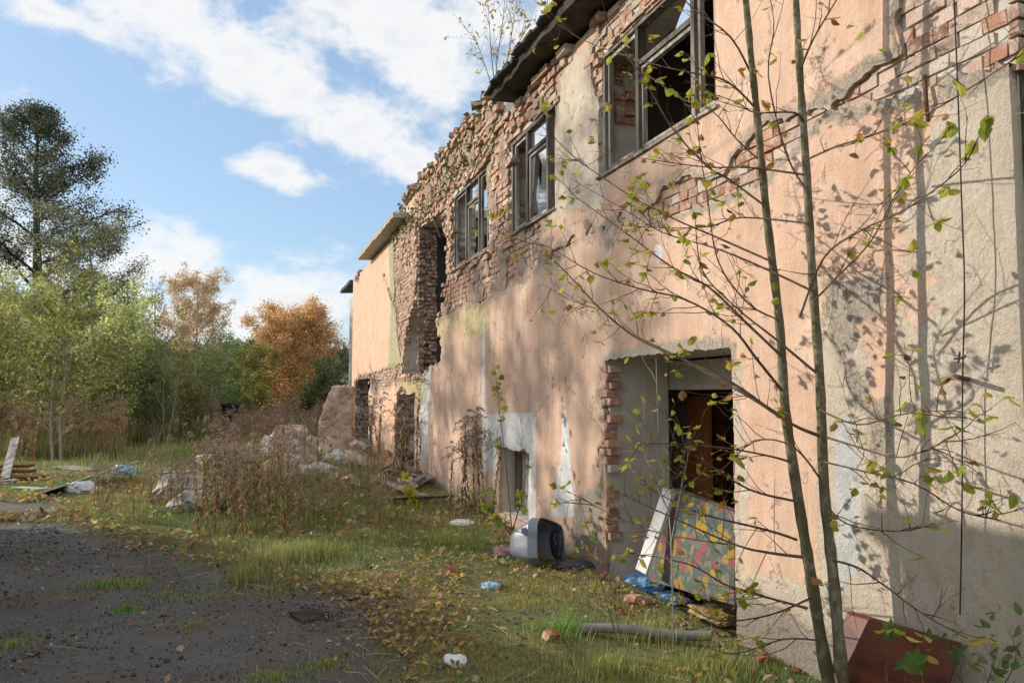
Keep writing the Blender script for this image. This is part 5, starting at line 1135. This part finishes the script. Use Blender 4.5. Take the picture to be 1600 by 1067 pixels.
# floral upholstered panel, cabinet, red door panel
mb = MB(); A_, B_, C_, D_ = onx(1047, 763, .22), onx(1146, 800, .12), onx(1148, 945, .03), onx(1010, 905, .03)
nu = 24; uu, vv = np.meshgrid(np.linspace(0, 1, nu), np.linspace(0, 1, nu), indexing='ij'); Pm = (A_*(1-uu[..., None])*(1-vv[..., None])+B_*uu[..., None]*(1-vv[..., None])+C_*uu[..., None]*vv[..., None]+D_*(1-uu[..., None])*vv[..., None])
puff = .03*(16*uu*(1-uu)*vv*(1-vv))**.4+.012*fbm(uu*5, vv*5, 3); Pf = Pm.copy(); Pf[..., 0] -= puff; Pb = Pm.copy(); Pb[..., 0] += .08
idx = np.arange(nu*nu).reshape(nu, nu); f = np.stack([idx[:-1, :-1], idx[1:, :-1], idx[1:, 1:], idx[:-1, 1:]], -1).reshape(-1, 4)
mb.add(Pf.reshape(-1, 3), f); n0 = nu*nu; mb.add(Pb.reshape(-1, 3), f[:, ::-1])
ring = np.concatenate([idx[:-1, 0], idx[-1, :-1], idx[::-1, -1][:-1], idx[0, ::-1][:-1]]); V_ = np.concatenate([Pf.reshape(-1, 3)[ring], Pb.reshape(-1, 3)[ring]]); m_ = len(ring); mb.add(V_, np.array([[i, (i+1) % m_, m_+(i+1) % m_, m_+i] for i in range(m_)]))
tag(mb.build('floral_panel', M['floral'], None, True), 'floral upholstered mattress panel leaning in the wide doorway', 'mattress')
cab = empty('cabinet', (1.4, 5.6, 0), 'brown wooden cabinet standing inside the dark wide doorway', 'cabinet')
mb = MB(); mb.box((2.3, 6.55, .85), (.5, 1.2, 1.7)); kid(mb, 'body', M['brownwood'], cab)
mb = MB(); pa, pb = onx(1046, 760, 1.15), onx(1100, 760, 1.15); mb.box((1.17, (pa[1]+pb[1])/2, .80), (.03, abs(pa[1]-pb[1])+.1, 1.6), rot(0, 0, .1)); kid(mb, 'door', M['orangewood'], cab)
mb = MB(); mb.box((1.3, 6.9, .85), (.03, .5, 1.4)); kid(mb, 'back_panel', M['reddoor'], cab)
mb = MB(); A_, B_ = onx(1322, 957, -.12), onx(1497, 1008, -.12); A2 = A_.copy(); B2 = B_.copy(); A2 += np.array([-.22, 0, -.55]); B2 += np.array([-.22, 0, -.50]); th = np.array([.028, 0, .01])
mb.add(np.array([A_, B_, B2, A2, A_+th, B_+th, B2+th, A2+th]), np.array([[0, 1, 2, 3], [7, 6, 5, 4], [0, 4, 5, 1], [1, 5, 6, 2], [2, 6, 7, 3], [3, 7, 4, 0]]))
o = mb.build('door_panel', M['reddoor']); md_ = o.modifiers.new('bevel', 'BEVEL'); md_.width = .004; tag(o, 'red brown varnished wooden panel leaning on the wall at bottom right', 'panel')
# broken plastic casing
tv = empty('plastic_casing', tuple(g(840, 880)), 'broken grey blue plastic television casing lying tipped in the grass', 'casing')
def casing():
    import bmesh
    bm = bmesh.new(); n = 28; sec = [(0, .27, .22), (.10, .275, .225), (.11, .25, .205), (.28, .21, .15), (.36, .15, .11), (.38, .13, .09)]; rings = []
    for (d, a_, b2) in sec:
        rg = []
        for i in range(n):
            t = i/n*2*pi; cx, sx_ = cos(t), sin(t); p_ = 5.0; rr = (abs(cx)**p_+abs(sx_)**p_)**(-1/p_); rg.append(bm.verts.new((a_*rr*cx, b2*rr*sx_, d)))
        rings.append(rg)
    for a_, b2 in zip(rings[:-1], rings[1:]):
        for i in range(n): bm.faces.new((a_[i], a_[(i+1) % n], b2[(i+1) % n], b2[i]))
    bm.faces.new(rings[-1]); me = bpy.data.meshes.new('shell'); bm.to_mesh(me); bm.free(); me.materials.append(M['plastic']); return me
o = bpy.data.objects.new('shell', casing()); COL.objects.link(o); o.parent = tv; o.location = (.10, -.10, .20); o.rotation_euler = (radians(-100), radians(18), radians(38)); md_ = o.modifiers.new('solid', 'SOLIDIFY'); md_.thickness = .008
for p_ in o.data.polygons: p_.use_smooth = True
me_ = o.modifiers.new('edge', 'EDGE_SPLIT'); me_.split_angle = radians(35)
o = crumple('torn_flap', M['darkplastic'], g(868, 872), (.12, .26, .34), 'dark plastic piece propped against the grey blue casing', 'plastic piece', 21, am=.25)
crumple('dark_sheet', M['darkplastic'], g(895, 885), (.42, .36, .07), 'dark plastic sheet spread on the ground right of the casing', 'plastic sheet', 22, am=.3)
# cable with iron hook
mb = MB(); P = smooth_path(np.array([onx(1488, -60, -.10), onx(1495, 100, -.11), onx(1502, 300, -.12), onx(1507, 450, -.12), onx(1504, 600, -.10), onx(1503, 800, -.10), onx(1500, 960, -.10)]), 5)
mb.tube(P, .0035, 6); tag(mb.build('hanging_cable', M['cable'], None, True), 'thin dark cable hanging down the cream wall at right', 'cable')
hk = empty('wall_bracket', tuple(onx(1497, 590, 0)), 'short rusty iron bracket sticking out of the cream wall beside the cable', 'bracket')
mb = MB(); mb.tube(np.array([onx(1515, 592, .0), onx(1508, 592, -.08), onx(1494, 588, -.17)]), .011, 8); kid(mb, 'arm', M['rust'], hk)
mb = MB(); p = onx(1500, 560, -.13); mb.tube(np.array([p+[0, .03, .0], p, p+[0, -.03, .01]]), .006, 6); mb.tube(np.array([p+[0, 0, .03], p+[0, .01, -.02]]), .005, 6); kid(mb, 'clamp', M['rust'], hk)
mb = MB(); mb.tube(np.array([onx(1445, 118, -.05), onx(1447, 160, -.06), onx(1450, 190, -.03)]), .010, 8); tag(mb.build('iron_peg', M['rust']), 'rusty iron peg fixed in the bricks at upper right', 'peg')
# twigs and bare vine hanging over the breach
mb = MB(); P = smooth_path(np.array([onx(785, 150, -.15), onx(770, 205, -.12), onx(750, 245, -.12), onx(735, 290, -.1)]), 5); mb.tube(P, .007, 5)
P = smooth_path(np.array([onx(672, 330, -.15), onx(680, 350, -.16), onx(688, 372, -.12)]), 5); mb.tube(P, .012, 5); P = smooth_path(np.array([onx(620, 506, -.2), onx(645, 495, -.22), onx(668, 480, -.15)]), 5); mb.tube(P, .012, 5)
tag(mb.build('dangling_vine', M['twig'], None, True), 'bare dangling vines over the broken brickwork of the middle section', 'vine')
# background house, bin
hs = empty('house', (*gp(537, 78), 0), 'small pale house glimpsed between the orange tree and the building', 'house')
def hp(px, Z, dz=0): x_, y_ = gp(px, Z); return np.array([x_, y_, dz])
mb = MB(); c_ = hp(540, 80, 1.9); mb.box(c_, (4.5, 5, 3.8), rot(0, 0, -.3)); kid(mb, 'wall', M['housewall'], hs)
mb = MB(); mb.box(c_+[0, 0, 2.2], (5.4, 5.8, .35), rot(.0, .22, -.3)); kid(mb, 'roof', M['roof'], hs)
for dx_ in (-1.2, .6):
    mb = MB(); mb.box(c_+rot(0, 0, -.3)@np.array([dx_, -2.52, 0]), (.9, .06, 1.2), rot(0, 0, -.3)); kid(mb, 'window', M['glass'], hs)
bn = empty('waste_bin', (*gp(361, 30), 0), 'small dark bin half hidden in the weeds by the thicket', 'bin')
mb = MB(); x_, y_ = gp(361, 30); mb.tube(np.array([[x_, y_, 0], [x_, y_, 1.15]]), [.24, .3], 12); kid(mb, 'body', M['dark'], bn, True)
mb = MB(); mb.tube(np.array([[x_, y_, 1.15], [x_, y_, 1.22], [x_, y_, 1.27]]), [.33, .33, .2], 12); kid(mb, 'lid', M['dark'], bn, True)
# prune group-less template leftovers
for o in list(bpy.data.objects):
    if o.get('label') == 'x': bpy.data.objects.remove(o)
S.cycles.max_bounces = 6
